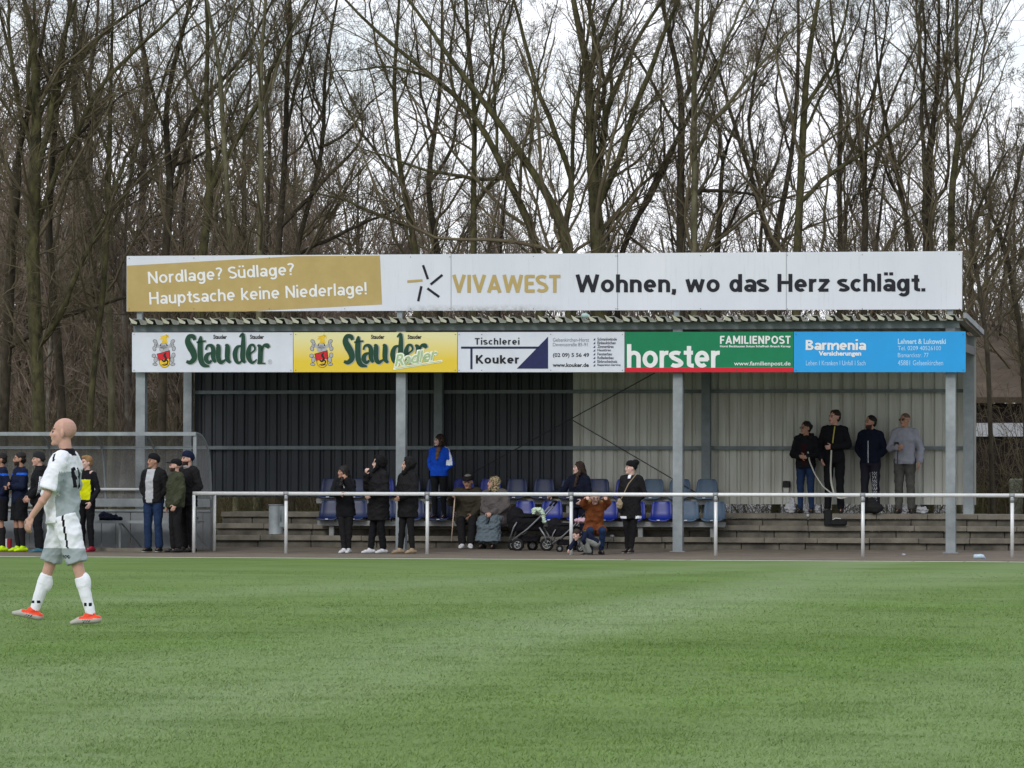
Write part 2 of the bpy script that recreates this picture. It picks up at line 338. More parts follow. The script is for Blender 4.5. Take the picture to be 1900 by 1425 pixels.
# ------------------------------------------------------------------ text and signs
def text_mesh(s, bold=0.0, shear=0):
    cu = bpy.data.curves.new('t', 'FONT'); cu.body = s; cu.size = 1; cu.offset = bold; cu.shear = shear; cu.fill_mode = 'FRONT'; cu.resolution_u = 3
    o = bpy.data.objects.new('t', cu); C.objects.link(o); dg = bpy.context.evaluated_depsgraph_get()
    me = bpy.data.meshes.new_from_object(o.evaluated_get(dg)); bpy.data.objects.remove(o); bpy.data.curves.remove(cu)
    v = np.empty(len(me.vertices) * 3); me.vertices.foreach_get('co', v); v = v.reshape(-1, 3)[:, :2]
    f = [tuple(p.vertices) for p in me.polygons]; bpy.data.meshes.remove(me); return v, f
class Sign:
    """flat board; children are given in photograph pixels and projected onto the board's own plane"""
    def __init__(s, name, quad, v, m, label, thick=.03, cat='sign', group=None):
        s.v = v; s.q = [PX(x, y, v) for x, y in quad]   # TL TR BR BL
        s.u0 = (s.q[3][0] + s.q[2][0]) / 2; s.z0 = min(s.q[3][1], s.q[2][1])
        s.root = empty(name, MW(s.u0, v, s.z0), label, cat, group); q = [(u - s.u0, z - s.z0) for u, z in s.q]
        vs = [(q[i][0], 0, q[i][1]) for i in range(4)] + [(q[i][0], thick, q[i][1]) for i in range(4)]
        MB().add(vs, [(0, 3, 2, 1), (4, 5, 6, 7), (0, 1, 5, 4), (1, 2, 6, 5), (2, 3, 7, 6), (3, 0, 4, 7)]).build('board', m, s.root); s.layer = 0
    def P(s, x, y, d): u, z = PX(x, y, s.v); return (u - s.u0, -d, z - s.z0)
    def poly(s, name, polys, m, d=.003):
        mb = MB()
        for p in polys: mb.add([s.P(x, y, d) for x, y in p], [tuple(range(len(p)))])
        return mb.build(name, m, s.root)
    def text(s, items, m, name='lettering', d=.004):
        """items: (string, x0, y0, x1, y1, bold, shear, tilt) boxes are the ink bounds in px"""
        mb = MB()
        for it in items:
            st, x0, y0, x1, y1 = it[:5]; bold = it[5] if len(it) > 5 else 0; sh = it[6] if len(it) > 6 else 0; tilt = it[7] if len(it) > 7 else 0
            v, f = text_mesh(st, bold, sh); lo = v.min(0); hi = v.max(0); n = (v - lo) / (hi - lo)
            px = x0 + n[:, 0] * (x1 - x0); py = y1 + n[:, 1] * (y0 - y1) + tilt * (px - x0)
            px = px - tilt * (py - y1) * 1.0
            mb.add([s.P(a, b_, d) for a, b_ in zip(px, py)], f)
        return mb.build(name, m, s.root)
def _stext(s, items, m, name='lettering', d=.006):
    mb = MB()
    for st, x0, y0, x1, y1, w_, gap, tilt in items:
        pl = stroke_text(st, w_, gap); A = np.array([q for p in pl for f in p for q in f]); lo = A.min(0); hi = A.max(0)
        for k, p in enumerate(pl):
            for f in p:
                q = []
                for a, b_ in f:
                    px = x0 + (a - lo[0]) / (hi[0] - lo[0]) * (x1 - x0); py = y1 + (b_ - lo[1]) / (hi[1] - lo[1]) * (y0 - y1) + tilt * (px - x0); px -= tilt * (py - y1); q.append(s.P(px, py, d + .0004 * (k % 4)))
                mb.add(q, [(0, 1, 2, 3)])
    return mb.build(name, m, s.root)
Sign.stext = _stext
def ribbon(path, z2p=None):
    """calligraphic stroke: [(x, y, w)] -> polygons (quads plus round ends), resampled smoothly"""
    p = np.array(path, float); 
    if len(p) > 2:
        tt = np.arange(len(p)); ts = np.linspace(0, len(p) - 1, (len(p) - 1) * 5 + 1); q = []
        for x in ts:
            i = min(int(x), len(p) - 2); a = x - i; p0 = p[max(i - 1, 0)]; p1 = p[i]; p2 = p[i + 1]; p3 = p[min(i + 2, len(p) - 1)]
            q.append(.5 * ((2 * p1) + (-p0 + p2) * a + (2 * p0 - 5 * p1 + 4 * p2 - p3) * a * a + (-p0 + 3 * p1 - 3 * p2 + p3) * a ** 3))
        p = np.array(q)
    d = np.gradient(p[:, :2], axis=0); d /= np.linalg.norm(d, axis=1)[:, None] + 1e-9; nrm = np.stack([-d[:, 1], d[:, 0]], 1)
    a = p[:, :2] + nrm * p[:, 2:3] / 2; b_ = p[:, :2] - nrm * p[:, 2:3] / 2
    return [[tuple(a[i]), tuple(b_[i]), tuple(b_[i + 1]), tuple(a[i + 1])] for i in range(len(p) - 1)]
def circ(x, y, rx, ry=None, n=16, rot=0):
    ry = ry or rx; return [(x + rx * math.cos(a) * math.cos(rot) - ry * math.sin(a) * math.sin(rot), y + rx * math.cos(a) * math.sin(rot) + ry * math.sin(a) * math.cos(rot)) for a in np.linspace(0, 2 * math.pi, n, endpoint=False)]

bw = bpy.data.materials.new('white_enamel_board'); bw.use_nodes = True
t = bw.node_tree; b = t.nodes['Principled BSDF']; b.inputs['Roughness'].default_value = .45
gco = t.nodes.new('ShaderNodeTexCoord').outputs['Object']
c = node_mix(t, (.56, .60, .67, 1), (.64, .67, .73, 1), noise(t, gco, .7, 4, .6, .3, .7, (1, 1, .5)))
# moss stain creeping up from the lower edge beside the star mark
sx = t.nodes.new('ShaderNodeSeparateXYZ'); t.links.new(gco, sx.inputs[0])
stain = mul(t, mul(t, mrange(t, sx.outputs[2], .16, .0), mrange(t, sx.outputs[0], -2.9, -2.2)), mrange(t, sx.outputs[0], .6, -.3))
stain = mul(t, stain, noise(t, gco, 9, 6, .8, .35, .65))
c = node_mix(t, c, lin('5C5E40'), mul(t, stain, .9))
c = node_mix(t, c, lin('8A9078'), mul(t, noise(t, gco, 3, 6, .8, .55, .85, (6, 1, .3)), .45))
t.links.new(c, b.inputs['Base Color'])
gold = mat('gold_print', 'A8935C', .5, .06, 3, col2='B29D66')
navy_ink = mat('near_black_ink', '101220', .5, .1)
white_ink = mat('white_ink', 'DDDFE0', .5, .05)
green_ink = mat('dark_green_ink', '12402E', .5, .1)
grey_ink = mat('pale_grey_ink', '9AA0A0', .5, .1)
VB = 3.3
top = Sign('hoarding', [(235, 475), (1785, 466), (1785, 574), (235, 578)], VB, bw, 'long white and gold advertising hoarding mounted above the grandstand roof', .05)
top.poly('gold_panel', [[(235.5, 493), (549, 475.2), (705, 474.2), (709, 565), (455, 578), (235.5, 578)]], gold, .003)
top.stext([('Nordlage? Südlage?', 276, 503.5, 548, 533, .145, .10, -.062), ('Hauptsache keine Niederlage!', 278, 541.5, 682, 571.5, .145, .10, -.047)], white_ink, d=.007)
top.stext([('VIVAWEST', 839, 509, 1040, 544, .185, .10, 0)], gold, 'brand_lettering', d=.007)
top.stext([('Wohnen, wo das Herz schlägt.', 1068, 507, 1717, 552, .180, .09, -.003)], navy_ink, 'slogan_lettering', d=.007)
def bar(x0, y0, x1, y1, w_):
    d = np.array([x1 - x0, y1 - y0], float); d /= np.linalg.norm(d); n = np.array([-d[1], d[0]]) * w_ / 2
    return [tuple(np.array(p) + s_ * n) for p, s_ in (((x0, y0), 1), ((x1, y1), 1), ((x1, y1), -1), ((x0, y0), -1))]
top.poly('star_mark', [bar(785, 492, 794, 518, 4.6), bar(799, 528, 821, 510, 4.6), bar(793, 535, 815, 551, 4.6), bar(782, 531, 776, 559, 4.6)], navy_ink, .006)
top.poly('star_ray', [bar(756, 522.5, 784, 520.3, 4.6)], gold, .006)
seam = mat('board_seam', '8D9296', .6)
top.poly('seam', [bar(x, 470 + (950 - x) * .0055, x, 577 + (950 - x) * .002, 1.0) for x in (837, 1146, 1459)], seam, .005)
# lower boards
def gradient_mat(name, c0, c1, z0, z1):
    m = bpy.data.materials.new(name); m.use_nodes = True; t = m.node_tree; b = t.nodes['Principled BSDF']; b.inputs['Roughness'].default_value = .45
    g = t.nodes.new('ShaderNodeTexCoord').outputs['Object']; s_ = t.nodes.new('ShaderNodeSeparateXYZ'); t.links.new(g, s_.inputs[0])
    t.links.new(node_mix(t, lin(c0), lin(c1), mrange(t, s_.outputs[2], z0, z1)), b.inputs['Base Color']); return m
VL = 2.2
bw2 = mat('white_sheet_board', 'CBD1DB', .45, .06, 2)
yel = gradient_mat('yellow_print', 'D9BE2B', 'D9D6A2', .22, .72)
grn = mat('green_print', '00764E', .45, .08, 3); red = mat('red_print', 'C8102A', .5, .05); blu = mat('light_blue_print', '2197DA', .45, .05, 2)
def yt(x): return 617 + (615 - 617) * (x - 245) / 1546
def quad(x0, x1): return [(x0, yt(x0)), (x1, yt(x1)), (x1, 690.5), (x0, 690.5)]
shield_r = mat('shield_red', 'C4202B', .5); shield_y = mat('shield_gold', 'DDB92B', .5); crest_g = mat('crest_grey', 'A6A9AE', .5, .15, 30); crest_k = mat('crest_black', '23201E', .5)
def zz(p, dx, base=(220, 560), k=3.2759): return [(base[0] + q[0] / k + dx, base[1] + q[1] / k) + ((q[2] / k,) if len(q) > 2 else ()) for q in p]
STROKES = [[(463, 232, 16), (455, 212, 22), (430, 210, 22), (421, 240, 30), (436, 275, 36), (455, 310, 34), (460, 345, 28), (436, 368, 22), (412, 362, 14)],
           [(500, 208, 8), (497, 240, 26), (496, 300, 28), (500, 350, 28), (516, 382, 24), (552, 392, 8)], [(474, 246, 9), (530, 238, 9)],
           [(530, 292, 10), (540, 268, 12), (562, 266, 18), (576, 290, 24), (576, 340, 24), (590, 368, 14)], [(565, 310, 10), (540, 322, 20), (532, 348, 24), (548, 370, 16), (566, 356, 12)],
           [(595, 262, 10), (607, 275, 24), (607, 340, 25), (622, 368, 20), (650, 352, 10)], [(648, 262, 10), (662, 275, 25), (662, 345, 25), (680, 370, 12)],
           [(748, 268, 8), (722, 276, 18), (708, 315, 26), (716, 360, 20), (736, 370, 12), (752, 350, 8)], [(735, 215, 8), (757, 198, 16), (757, 280, 26), (755, 345, 26), (770, 370, 12)],
           [(790, 322, 7), (828, 292, 10), (820, 264, 12), (800, 268, 16), (789, 310, 26), (795, 350, 24), (815, 370, 14), (840, 350, 6)],
           [(845, 262, 10), (862, 280, 24), (862, 330, 26), (860, 374, 26)], [(843, 374, 7), (892, 374, 7)], [(868, 300, 8), (882, 268, 14), (902, 266, 24), (914, 280, 14)]]
def beer_sign(sg, dx):
    sh = []; st = []
    for k_ in STROKES:
        sh += ribbon(zz([(x + 5, y + 2, w_ * 1.18 + 5) for x, y, w_ in k_], dx)); st += ribbon(zz([(x, y, w_ * 1.18) for x, y, w_ in k_], dx))
    sg.poly('lettering_outline', sh, grey_ink, .003); sg.poly('lettering', st, green_ink, .006)
    sg.text([('Stauder', 396 + dx, 621, 421 + dx, 629, .03), ('Stauder', 464 + dx, 621, 490 + dx, 629, .03)], navy_ink, 'small_lettering', .005)
    q = lambda p: zz(p, dx)
    g_ = [q(circ(x, y, rx, ry, 12, r_)) for x, y, rx, ry, r_ in ((222, 240, 12, 9, .5), (228, 262, 9, 16, .3), (218, 285, 9, 13, -.3), (215, 328, 11, 10, 0), (226, 352, 10, 16, .2), (222, 380, 13, 7, .2),
          (240, 268, 16, 10, .5), (330, 240, 12, 9, -.5), (326, 262, 9, 16, -.3), (336, 285, 9, 13, .3), (334, 325, 10, 14, .1), (326, 352, 10, 16, -.2), (330, 380, 13, 7, -.2), (312, 268, 16, 10, -.5),
          (275, 262, 17, 14, 0), (262, 288, 16, 16, 0), (290, 290, 18, 16, 0), (275, 275, 24, 10, 0))]
    sg.poly('crest_outline', [q([(p[0], p[1]) for p in circ(x, y, rx + 2.4, ry + 2.4, 12, r_)]) for x, y, rx, ry, r_ in ((222, 240, 12, 9, .5), (228, 262, 9, 16, .3), (218, 285, 9, 13, -.3), (215, 328, 11, 10, 0), (226, 352, 10, 16, .2), (222, 380, 13, 7, .2), (330, 240, 12, 9, -.5), (326, 262, 9, 16, -.3), (336, 285, 9, 13, .3), (334, 325, 10, 14, .1), (326, 352, 10, 16, -.2), (330, 380, 13, 7, -.2), (275, 268, 22, 18, 0))], crest_k, .003)
    sg.poly('crest_mantling', g_, crest_g, .0045)
    sg.poly('crest_animal', [q(p) for p in ([(262, 252), (270, 225), (248, 228), (266, 212), (250, 212), (278, 204), (292, 196), (300, 210), (292, 220), (298, 250)], [(290, 200), (304, 204), (308, 228), (302, 214), (292, 206)])], shield_y, .006)
    sg.poly('shield_rim', [q(circ(280, 364, 34, 36, 20)), q([(232, 316), (312, 294), (316, 348), (245, 362)])], crest_k, .0075)
    sg.poly('shield_upper', [q([(236, 319), (308, 299), (312, 345), (248, 358)])], shield_r, .009)
    sg.poly('shield_lower', [q(circ(280, 366, 31, 32, 20))], shield_y, .0085)
    sg.poly('shield_upper_half', [q([(248, 358), (312, 345), (311, 335), (247, 340)])], shield_r, .0095)
    sg.poly('shield_figure', ribbon(q([(290, 310, 6), (280, 325, 14), (290, 345, 12), (278, 362, 12), (262, 352, 5)])) + ribbon(q([(284, 350, 8), (300, 362, 8), (292, 382, 6), (272, 388, 4)])) + ribbon(q([(262, 385, 4), (285, 378, 5), (302, 385, 4)])), crest_k, .0105)
s1 = Sign('advertising_board', quad(245, 543.5), VL, bw2, 'white brewery board with green lettering and a crest, first below the roof', .025, 'sign', 'advertising boards below the roof')
beer_sign(s1, 0); s1.text([('®', 497, 667, 505, 676)], grey_ink, 'trade_mark', .005)
s2 = Sign('advertising_board', quad(544.5, 848.5), VL, yel, 'yellow brewery board with green lettering, a crest and script writing', .025, 'sign', 'advertising boards below the roof')
beer_sign(s2, 292.5)
pale_g = mat('pale_green_ink', '9DB98A', .5); rim = mat('script_white', 'E3E8D8', .5)
s2.text([('Radler', 731, 657, 818, 682, .085, .35, -.16)], rim, 'script_rim', .0085)
s2.text([('Radler', 733, 659, 816, 680, .015, .35, -.16)], pale_g, 'script_lettering', .010)
s2.poly('script_underline', [bar(730, 684.5, 821, 669.5, 4), ], rim, .0085); s2.poly('script_line', [bar(733, 684, 819, 670, 1.3)], pale_g, .0100)
s3 = Sign('advertising_board', quad(849.5, 1158.5), VL, bw2, 'white joinery board with a navy triangle and small print', .025, 'sign', 'advertising boards below the roof')
nv = mat('navy_print', '1B2150', .5)
s3.stext([('Tischlerei', 881, 626.5, 964, 639.5, .17, .15, 0), ('Kouker', 883, 658, 963, 675.5, .185, .11, 0)], navy_ink)
s3.poly('triangle_mark', [[(1017, 624.5), (1017, 684), (959, 684)], bar(855.5, 645, 1000, 645, 4), bar(874.8, 645, 874.8, 685, 4)], nv, .005)
s3.text([('(02 09) 5 56 49', 1026, 655, 1093, 664.5, .02), ('www.kouker.de', 1025.5, 673.5, 1092.5, 681, .03)], navy_ink, 'contact_lettering')
s3.text([('Gelsenkirchen-Horst', 1026, 627, 1093, 634, .0), ('Devensstraße 85-91', 1026, 636, 1090, 642.5, .0)], mat('grey_text', '6A6E78', .5), 'address_lettering')
it = ['Schrankwände', 'Einbauküchen', 'Zimmertüren', 'Haustüren', 'Fensterbau', 'Rolladenbau', 'Einbruchschutz', 'Reparatur-Service']; wd = [36, 34, 30, 25, 27, 30, 37, 43]
s3.text([(a, 1108.5, 626.5 + 6.9 * i, 1108.5 + wd[i], 632 + 6.9 * i - (.8 if i in (3,) else 0), .025) for i, a in enumerate(it)], mat('small_text', '44485A', .5), 'list_lettering')
s3.poly('list_mark', [[(1104.5, 627 + 6.9 * i), (1104.5, 631.5 + 6.9 * i), (1100.5, 631.5 + 6.9 * i)] for i in range(8)], nv, .005)
s4 = Sign('advertising_board', quad(1159.5, 1472), VL, grn, 'green newspaper board with a red stripe and large white lettering', .025, 'sign', 'advertising boards below the roof')
s4.poly('red_stripe', [[(1159.5, 682.5), (1472, 682), (1472, 690.5), (1159.5, 690.5)]], red, .003)
s4.stext([('horster', 1163.5, 638.5, 1336, 682.3, .17, .07, 0), ('FAMILIENPOST', 1336, 622.5, 1467, 638.5, .185, .13, 0)], white_ink, 'title_lettering')
s4.text([('www.familienpost.de', 1362, 670.5, 1467, 680.5, .01)], white_ink, d=.006)
s4.text([('Horst Beckhausen Sutum Schaffrath Brauck Karnap', 1336, 640.5, 1467, 645.5, .03)], white_ink, 'small_lettering')
s5 = Sign('advertising_board', quad(1473, 1791.5), VL, blu, 'light blue insurance board with white lettering, last below the roof', .025, 'sign', 'advertising boards below the roof')
s5.stext([('Barmenia', 1495, 629.5, 1607, 649.5, .18, .06, 0)], white_ink, 'title_lettering')
s5.text([('Versicherungen', 1519, 651.5, 1598, 662.5, .04)], white_ink)
pale_b = mat('pale_blue_ink', 'A9D2EE', .5)
s5.text([('Leben I Kranken I Unfall I Sach', 1495.5, 669, 1606, 678, .0), ('Lehnert & Lukowski', 1666, 628.5, 1755, 638.5, .03), ('Tel. 0209 40526100', 1666, 642, 1746, 650, 0), ('Bismarckstr. 77', 1666, 655, 1723, 663, 0), ('45881 Gelsenkirchen', 1666, 668.5, 1750, 678, 0)], pale_b, 'small_lettering')
bolt = mat('board_bolt', '4A4E50', .4, metal=.4)
for sg, xs in ((s3, (852, 894, 1022, 1155)), (s4, (1164, 1262, 1367, 1468)), (top, (240, 360, 500, 640, 762, 835, 990, 1143, 1146, 1300, 1461, 1600, 1780)), (s1, (249, 540)), (s2, (549, 845)), (s5, (1477, 1787))):
    hi, lo = (620.5, 687) if sg is not top else (476, 573)
    sg.poly('bolt_heads', [circ(x, y, .9, .9, 6) for x in xs for y in (hi + ((950 - x) * .005 if sg is top else 0), lo)], bolt, .012)

# ------------------------------------------------------------------ the stand
VF, VR = 2.45, 5.75       # front and back posts
stand = empty('grandstand', MW(0, VF, apz(VF)), 'small steel grandstand with corrugated back wall and roof over the terrace', 'grandstand')
def so_(): return MB((0, VF, apz(VF)))
ZR = PX(950, 606, VF - .3)[1]      # underside of fascia beam
fx = [262, 745, 1258.5, 1764.5]; bx = [352, 816, 1312, 1798.5]
fu = [PU(x, VF) for x in fx]; bu = [PU(x, VR) for x in bx]
ztop_f = PX(950, 612, VF)[1]
def hpost(u, v, w_, z0, z1):
    m = so_(); h = w_ / 2
    m.box(u - h, u + h, v - h, v - h + .014, z0, z1); m.box(u - h, u + h, v + h - .014, v + h, z0, z1); m.box(u - .006, u + .006, v - h + .014, v + h - .014, z0, z1)
    m.box(u - h - .05, u + h + .05, v - h - .05, v + h + .05, z0 - .03, z0 + .012); return m
for u in fu: hpost(u, VF, .185, apz(VF), ztop_f).build('front_post', steel, stand)
zrb = PX(1500, 625, VR)[1]
for i, u in enumerate(bu): hpost(u, VR - .12, .2 if i == 3 else .17, .5, zrb).build('back_post', steel_d if 0 < i < 3 else steel, stand)
ul, ur = fu[0] - .12, fu[3] + .12
zf0 = PX(950, 613, VF)[1]; zf1 = PX(950, 600, VF)[1]
m = so_(); m.box(ul - .02, ur + .05, VF - .10, VF - .09, zf0, zf1); m.box(ul - .02, ur + .05, VF - .09, VF + .09, zf1 - .014, zf1 - .001); m.box(ul - .02, ur + .05, VF - .09, VF + .09, zf0, zf0 + .012)
m.build('fascia_beam', steel_d, stand)
for i in range(4):
    m = so_(); u0, u1 = fu[i], bu[i]; n = 2
    dz = zrb - zf1
    m.add([(fu[i] - .05, VF + .1, zf1 - .22), (fu[i] + .05, VF + .1, zf1 - .22), (fu[i] + .05, VR + .5, zrb - .2), (fu[i] - .05, VR + .5, zrb - .2),
           (fu[i] - .05, VF + .1, zf1 - .02), (fu[i] + .05, VF + .1, zf1 - .02), (fu[i] + .05, VR + .5, zrb - .02), (fu[i] - .05, VR + .5, zrb - .02)],
          [(0, 3, 2, 1), (4, 5, 6, 7), (0, 1, 5, 4), (2, 3, 7, 6), (0, 4, 7, 3), (1, 2, 6, 5)])
    m.build('rafter', steel_d, stand)
# roof: trapezoidal sheet falling to the back
roof_m = mat('mossy_roof_sheet', '7C7F76', .8, .3, 3, .3, 30, col2='A3A79B')
pitch_r = PU(950, VF) - PU(950 - 30.7, VF); prof = [(0, .0), (.18, .10), (.52, .10), (.66, 0)]
m = so_(); uu = PU(240, VF - .35); uend = ur - .05; pr = []
while uu < uend:
    for a, h in prof: pr.append((uu + a * pitch_r, h))
    uu += pitch_r
pr.append((uu, 0)); n = len(pr); vf_, vb_ = VF - .35, VR + .3
za, zb = zf1 + .012, zrb + .0
vs = [(u, vf_, za + h) for u, h in pr] + [(u, vb_, zb + h) for u, h in pr] + [(u, vf_, za + h - .012) for u, h in pr] + [(u, vb_, zb + h - .012) for u, h in pr]
fs = [(i, i + 1, n + i + 1, n + i) for i in range(n - 1)] + [(2 * n + i, 3 * n + i, 3 * n + i + 1, 2 * n + i + 1) for i in range(n - 1)] + [(i, 2 * n + i, 2 * n + i + 1, i + 1) for i in range(n - 1)]
m.add(vs, fs); m.build('roof_sheet', roof_m, stand)
# turned-down tongues at the sheet's front edge
flap = mat('lichened_sheet_end', 'C2C2B8', .8, .3, 2.0, col2='A3A58C'); m = so_(); uu = PU(240, VF - .35)
while uu < uend - .1:
    z_ = za + .012
    m.add([(uu - .02, vf_ - .03, z_ + .115), (uu + .45 * pitch_r, vf_ - .012, z_ + .02), (uu + .42 * pitch_r, vf_ - .012, z_ - .02), (uu + .12 * pitch_r, vf_ - .02, z_ + .0)], [(0, 1, 2, 3)])
    uu += pitch_r
m.build('sheet_end', flap, stand)
# gable trim at the right end
m = so_(); gx = uu + .004; m.add([(gx, vf_, za + .13), (gx + .06, vf_, za + .13), (gx + .06, vb_, zb + .13), (gx, vb_, zb + .13), (gx, vf_, za + .03), (gx + .06, vf_, za + .03), (gx + .06, vb_, zb + .03), (gx, vb_, zb + .03)],
                 [(0, 1, 2, 3), (4, 7, 6, 5), (1, 5, 6, 2), (0, 3, 7, 4), (0, 4, 5, 1), (3, 2, 6, 7)]); m.build('gable_trim', steel, stand)
# side panels high up at both ends (dark)
zs = PX(1798, 660, VR)[1]
m = so_(); m.box(bu[3] + .10, bu[3] + .13, VF + .3, VR - .03, zs, zrb - .22); m.build('gable_panel', wallk, stand)
# corrugated back wall
def corr(u0, u1, z0, z1, v, name, m_, pitch=.225):
    m = so_(); pts = []; u = u0; prof = [(0, 0), (.56, 0), (.68, .04), (.88, .04), (1, 0)]
    while u < u1:
        for a, d in prof[:-1]: pts.append((min(u + a * pitch, u1), d))
        u += pitch
    pts.append((u1, 0)); n = len(pts)
    vs = [(a, v + d, z) for z in (z0, z1) for a, d in pts] + [(a, v + d + .008, z) for z in (z0, z1) for a, d in pts]
    fs = [(i, i + 1, n + i + 1, n + i) for i in range(n - 1)] + [(2 * n + i, 3 * n + i, 3 * n + i + 1, 2 * n + i + 1) for i in range(n - 1)] + [(i, 2 * n + i, 2 * n + i + 1, i + 1) for i in range(n - 1)]
    m.add(vs, fs); return m.build(name, m_, stand)
VW = VR + .12
zw0 = PX(900, 925, VW)[1]; zw0r = PX(1500, 931, VW)[1]; usp = PU(1063, VW)
corr(bu[0] + .06, usp, zw0 + .02, zrb, VW, 'dark_wall_sheet', wallk); corr(usp, bu[3] + .12, zw0r - .05, zrb, VW, 'light_wall_sheet', wallg)
for y in (727, 831):
    z_ = PX(950, y, VW)[1]; m = so_(); m.box(bu[0] + .06, bu[3] - .09, VW - .085, VW - .002, z_ - .003, z_ + .003); m.box(bu[0] + .06, bu[3] - .09, VW - .09, VW - .084, z_ - .035, z_ + .035)
    m.build('wall_rail', steel_d, stand)
wire = mat('brace_rod', '33363A', .5, metal=.4)
for (a, b_) in (((1215, 692), (872, 880)), ((1063, 780), (1310, 925))):
    p = PX(*a, VR - .3); q = PX(*b_, VR - .3); so_().tube([(p[0], VR - .3, p[1]), (q[0], VR - .3, q[1])], .011, 6).build('brace_rod', wire, stand)
for x in (258, 741, 1255, 1763):
    u = PU(x, VB + .1); so_().box(u - .05, u + .05, VB + .06, VB + .16, zf1 + .1, PX(x, 480, VB)[1]).build('hoarding_support', steel, stand)
# socket box on the wall
u, z_ = PX(1459, 899, VW - .1); m = MB((u, VW - .1, z_)); m.bbox(u - .07, u + .07, VW - .12, VW - .0, z_ - .06, z_ + .07, .01)
sb = empty('socket_box', MW(u, VW - .1, z_), 'small black electrical box on the light back wall', 'electrical box'); m.build('housing', black, sb)
MB((u, VW - .1, z_)).box(u - .05, u + .05, VW - .1, VW - .02, z_ - .16, z_ - .062).build('conduit_cover', wallg, sb)

# ------------------------------------------------------------------ terrace steps
ST = [(4.35, .30), (4.75, .53), (5.15, .76)]
ULs, URs = PU(393, 4.4), PU(2150, 4.4)
terr = empty('terrace_steps', MW(0, 4.35, apz(4.35)), 'three weathered stone terrace steps running the length of the grandstand', 'steps')
rg = random.Random(5)
def to_(): return MB((0, 4.35, apz(4.35)))
prevz = apz(4.35)
for i, (v, z) in enumerate(ST):
    m = to_(); u = ULs; vend = ST[i + 1][0] + .12 if i < 2 else 7.6
    while u < URs:
        L = rg.uniform(.95, 1.05); e = min(u + L, URs); j = rg.uniform(-.006, .006)
        m.bbox(u + .004, e - .004, v - .03 + j, vend, z - .10 + j * .5, z + j * .5, .008); u = e
    m.build('tread_slab', conc, terr)
    m = to_(); u = ULs
    while u < URs:
        L = rg.uniform(.5, 1.15); e = min(u + L, URs); j = rg.uniform(0, .02)
        m.bbox(u + .006, e - .006, v + .03 + j, v + .2, prevz - .02, z - .105, .012); u = e
    m.build('riser_stone', conc2, terr); prevz = z
m = to_(); m.box(ULs, URs, 4.56, 7.5, -.05, .19); m.build('core', conc2, terr)

# ------------------------------------------------------------------ barrier
u0 = PU(358, 0); bar_px = [531, 793, 1060, 1328, 1601, 1878]; us = [u0 + .02] + [PU(x, 0) for x in bar_px] + [PU(2155, 0)]
zr = PX(950, 917, 0)[1]
barr = empty('pitch_barrier', MW(0, 0, 0), 'white tubular pitch barrier with one long rail in front of the grandstand', 'railing')
mb_ = MB(); mb_.tube([(u0, 0, zr), (us[-1], 0, zr)], .035, 12); mb_.build('top_rail', rail_w, barr, True)
for u in us: MB().tube([(u, 0, -.02), (u, 0, zr - .03)], .033, 10).build('post', rail_w, barr, True)
sleeve = mat('dull_sleeve', '8F9295', .5, metal=.3)
for u in us[1:]:
    MB().tube([(u - .05, 0, zr), (u + .05, 0, zr)], .0395, 12).build('rail_sleeve', sleeve, barr, True)
    MB().tube([(u, 0, zr - .04), (u, 0, zr - .13)], .0375, 12).build('post_sleeve', sleeve, barr, True)
vr2 = 1.0; u2 = PU(398, vr2)
MB().tube([(u0 + .02, 0, zr - .01), (u2, vr2, zr - .01)], .033, 10).build('return_rail', rail_w, barr, True)
MB().tube([(u2, vr2, .03), (u2, vr2, zr)], .033, 10).build('post', rail_w, barr, True)

# ------------------------------------------------------------------ seats on two beams
beam_m = mat('concrete_beam', '787B7C', .85, .3, 8, .3, 60, col2='909392')
def beam(px0, px1, py, v, label, legs, zfoot):
    ua, z1 = PX(px0, py, v); ub = PU(px1, v); o = (ua, v, zfoot); rt = empty('seat_beam', MW(ua, v, zfoot), label, 'seat beam')
    MB(o).bbox(ua, ub, v - .06, v + .16, z1 - .10, z1, .008).build('beam', beam_m, rt)
    for x in legs:
        u = PU(x, v); MB(o).box(u - .045, u + .045, v - .0, v + .1, zfoot, z1 - .101).build('leg', beam_m, rt)
    return z1
VS1, VS2 = 4.45, 5.3
z1 = beam(590, 1345, 966, VS1, 'front concrete beam carrying the lower row of blue seats', (615, 760, 910, 1055, 1188, 1322), .30)
z2 = beam(588, 1332, 925, VS2, 'rear concrete beam carrying the upper row of blue seats', (625, 760, 910, 1055, 1188, 1318), .76)
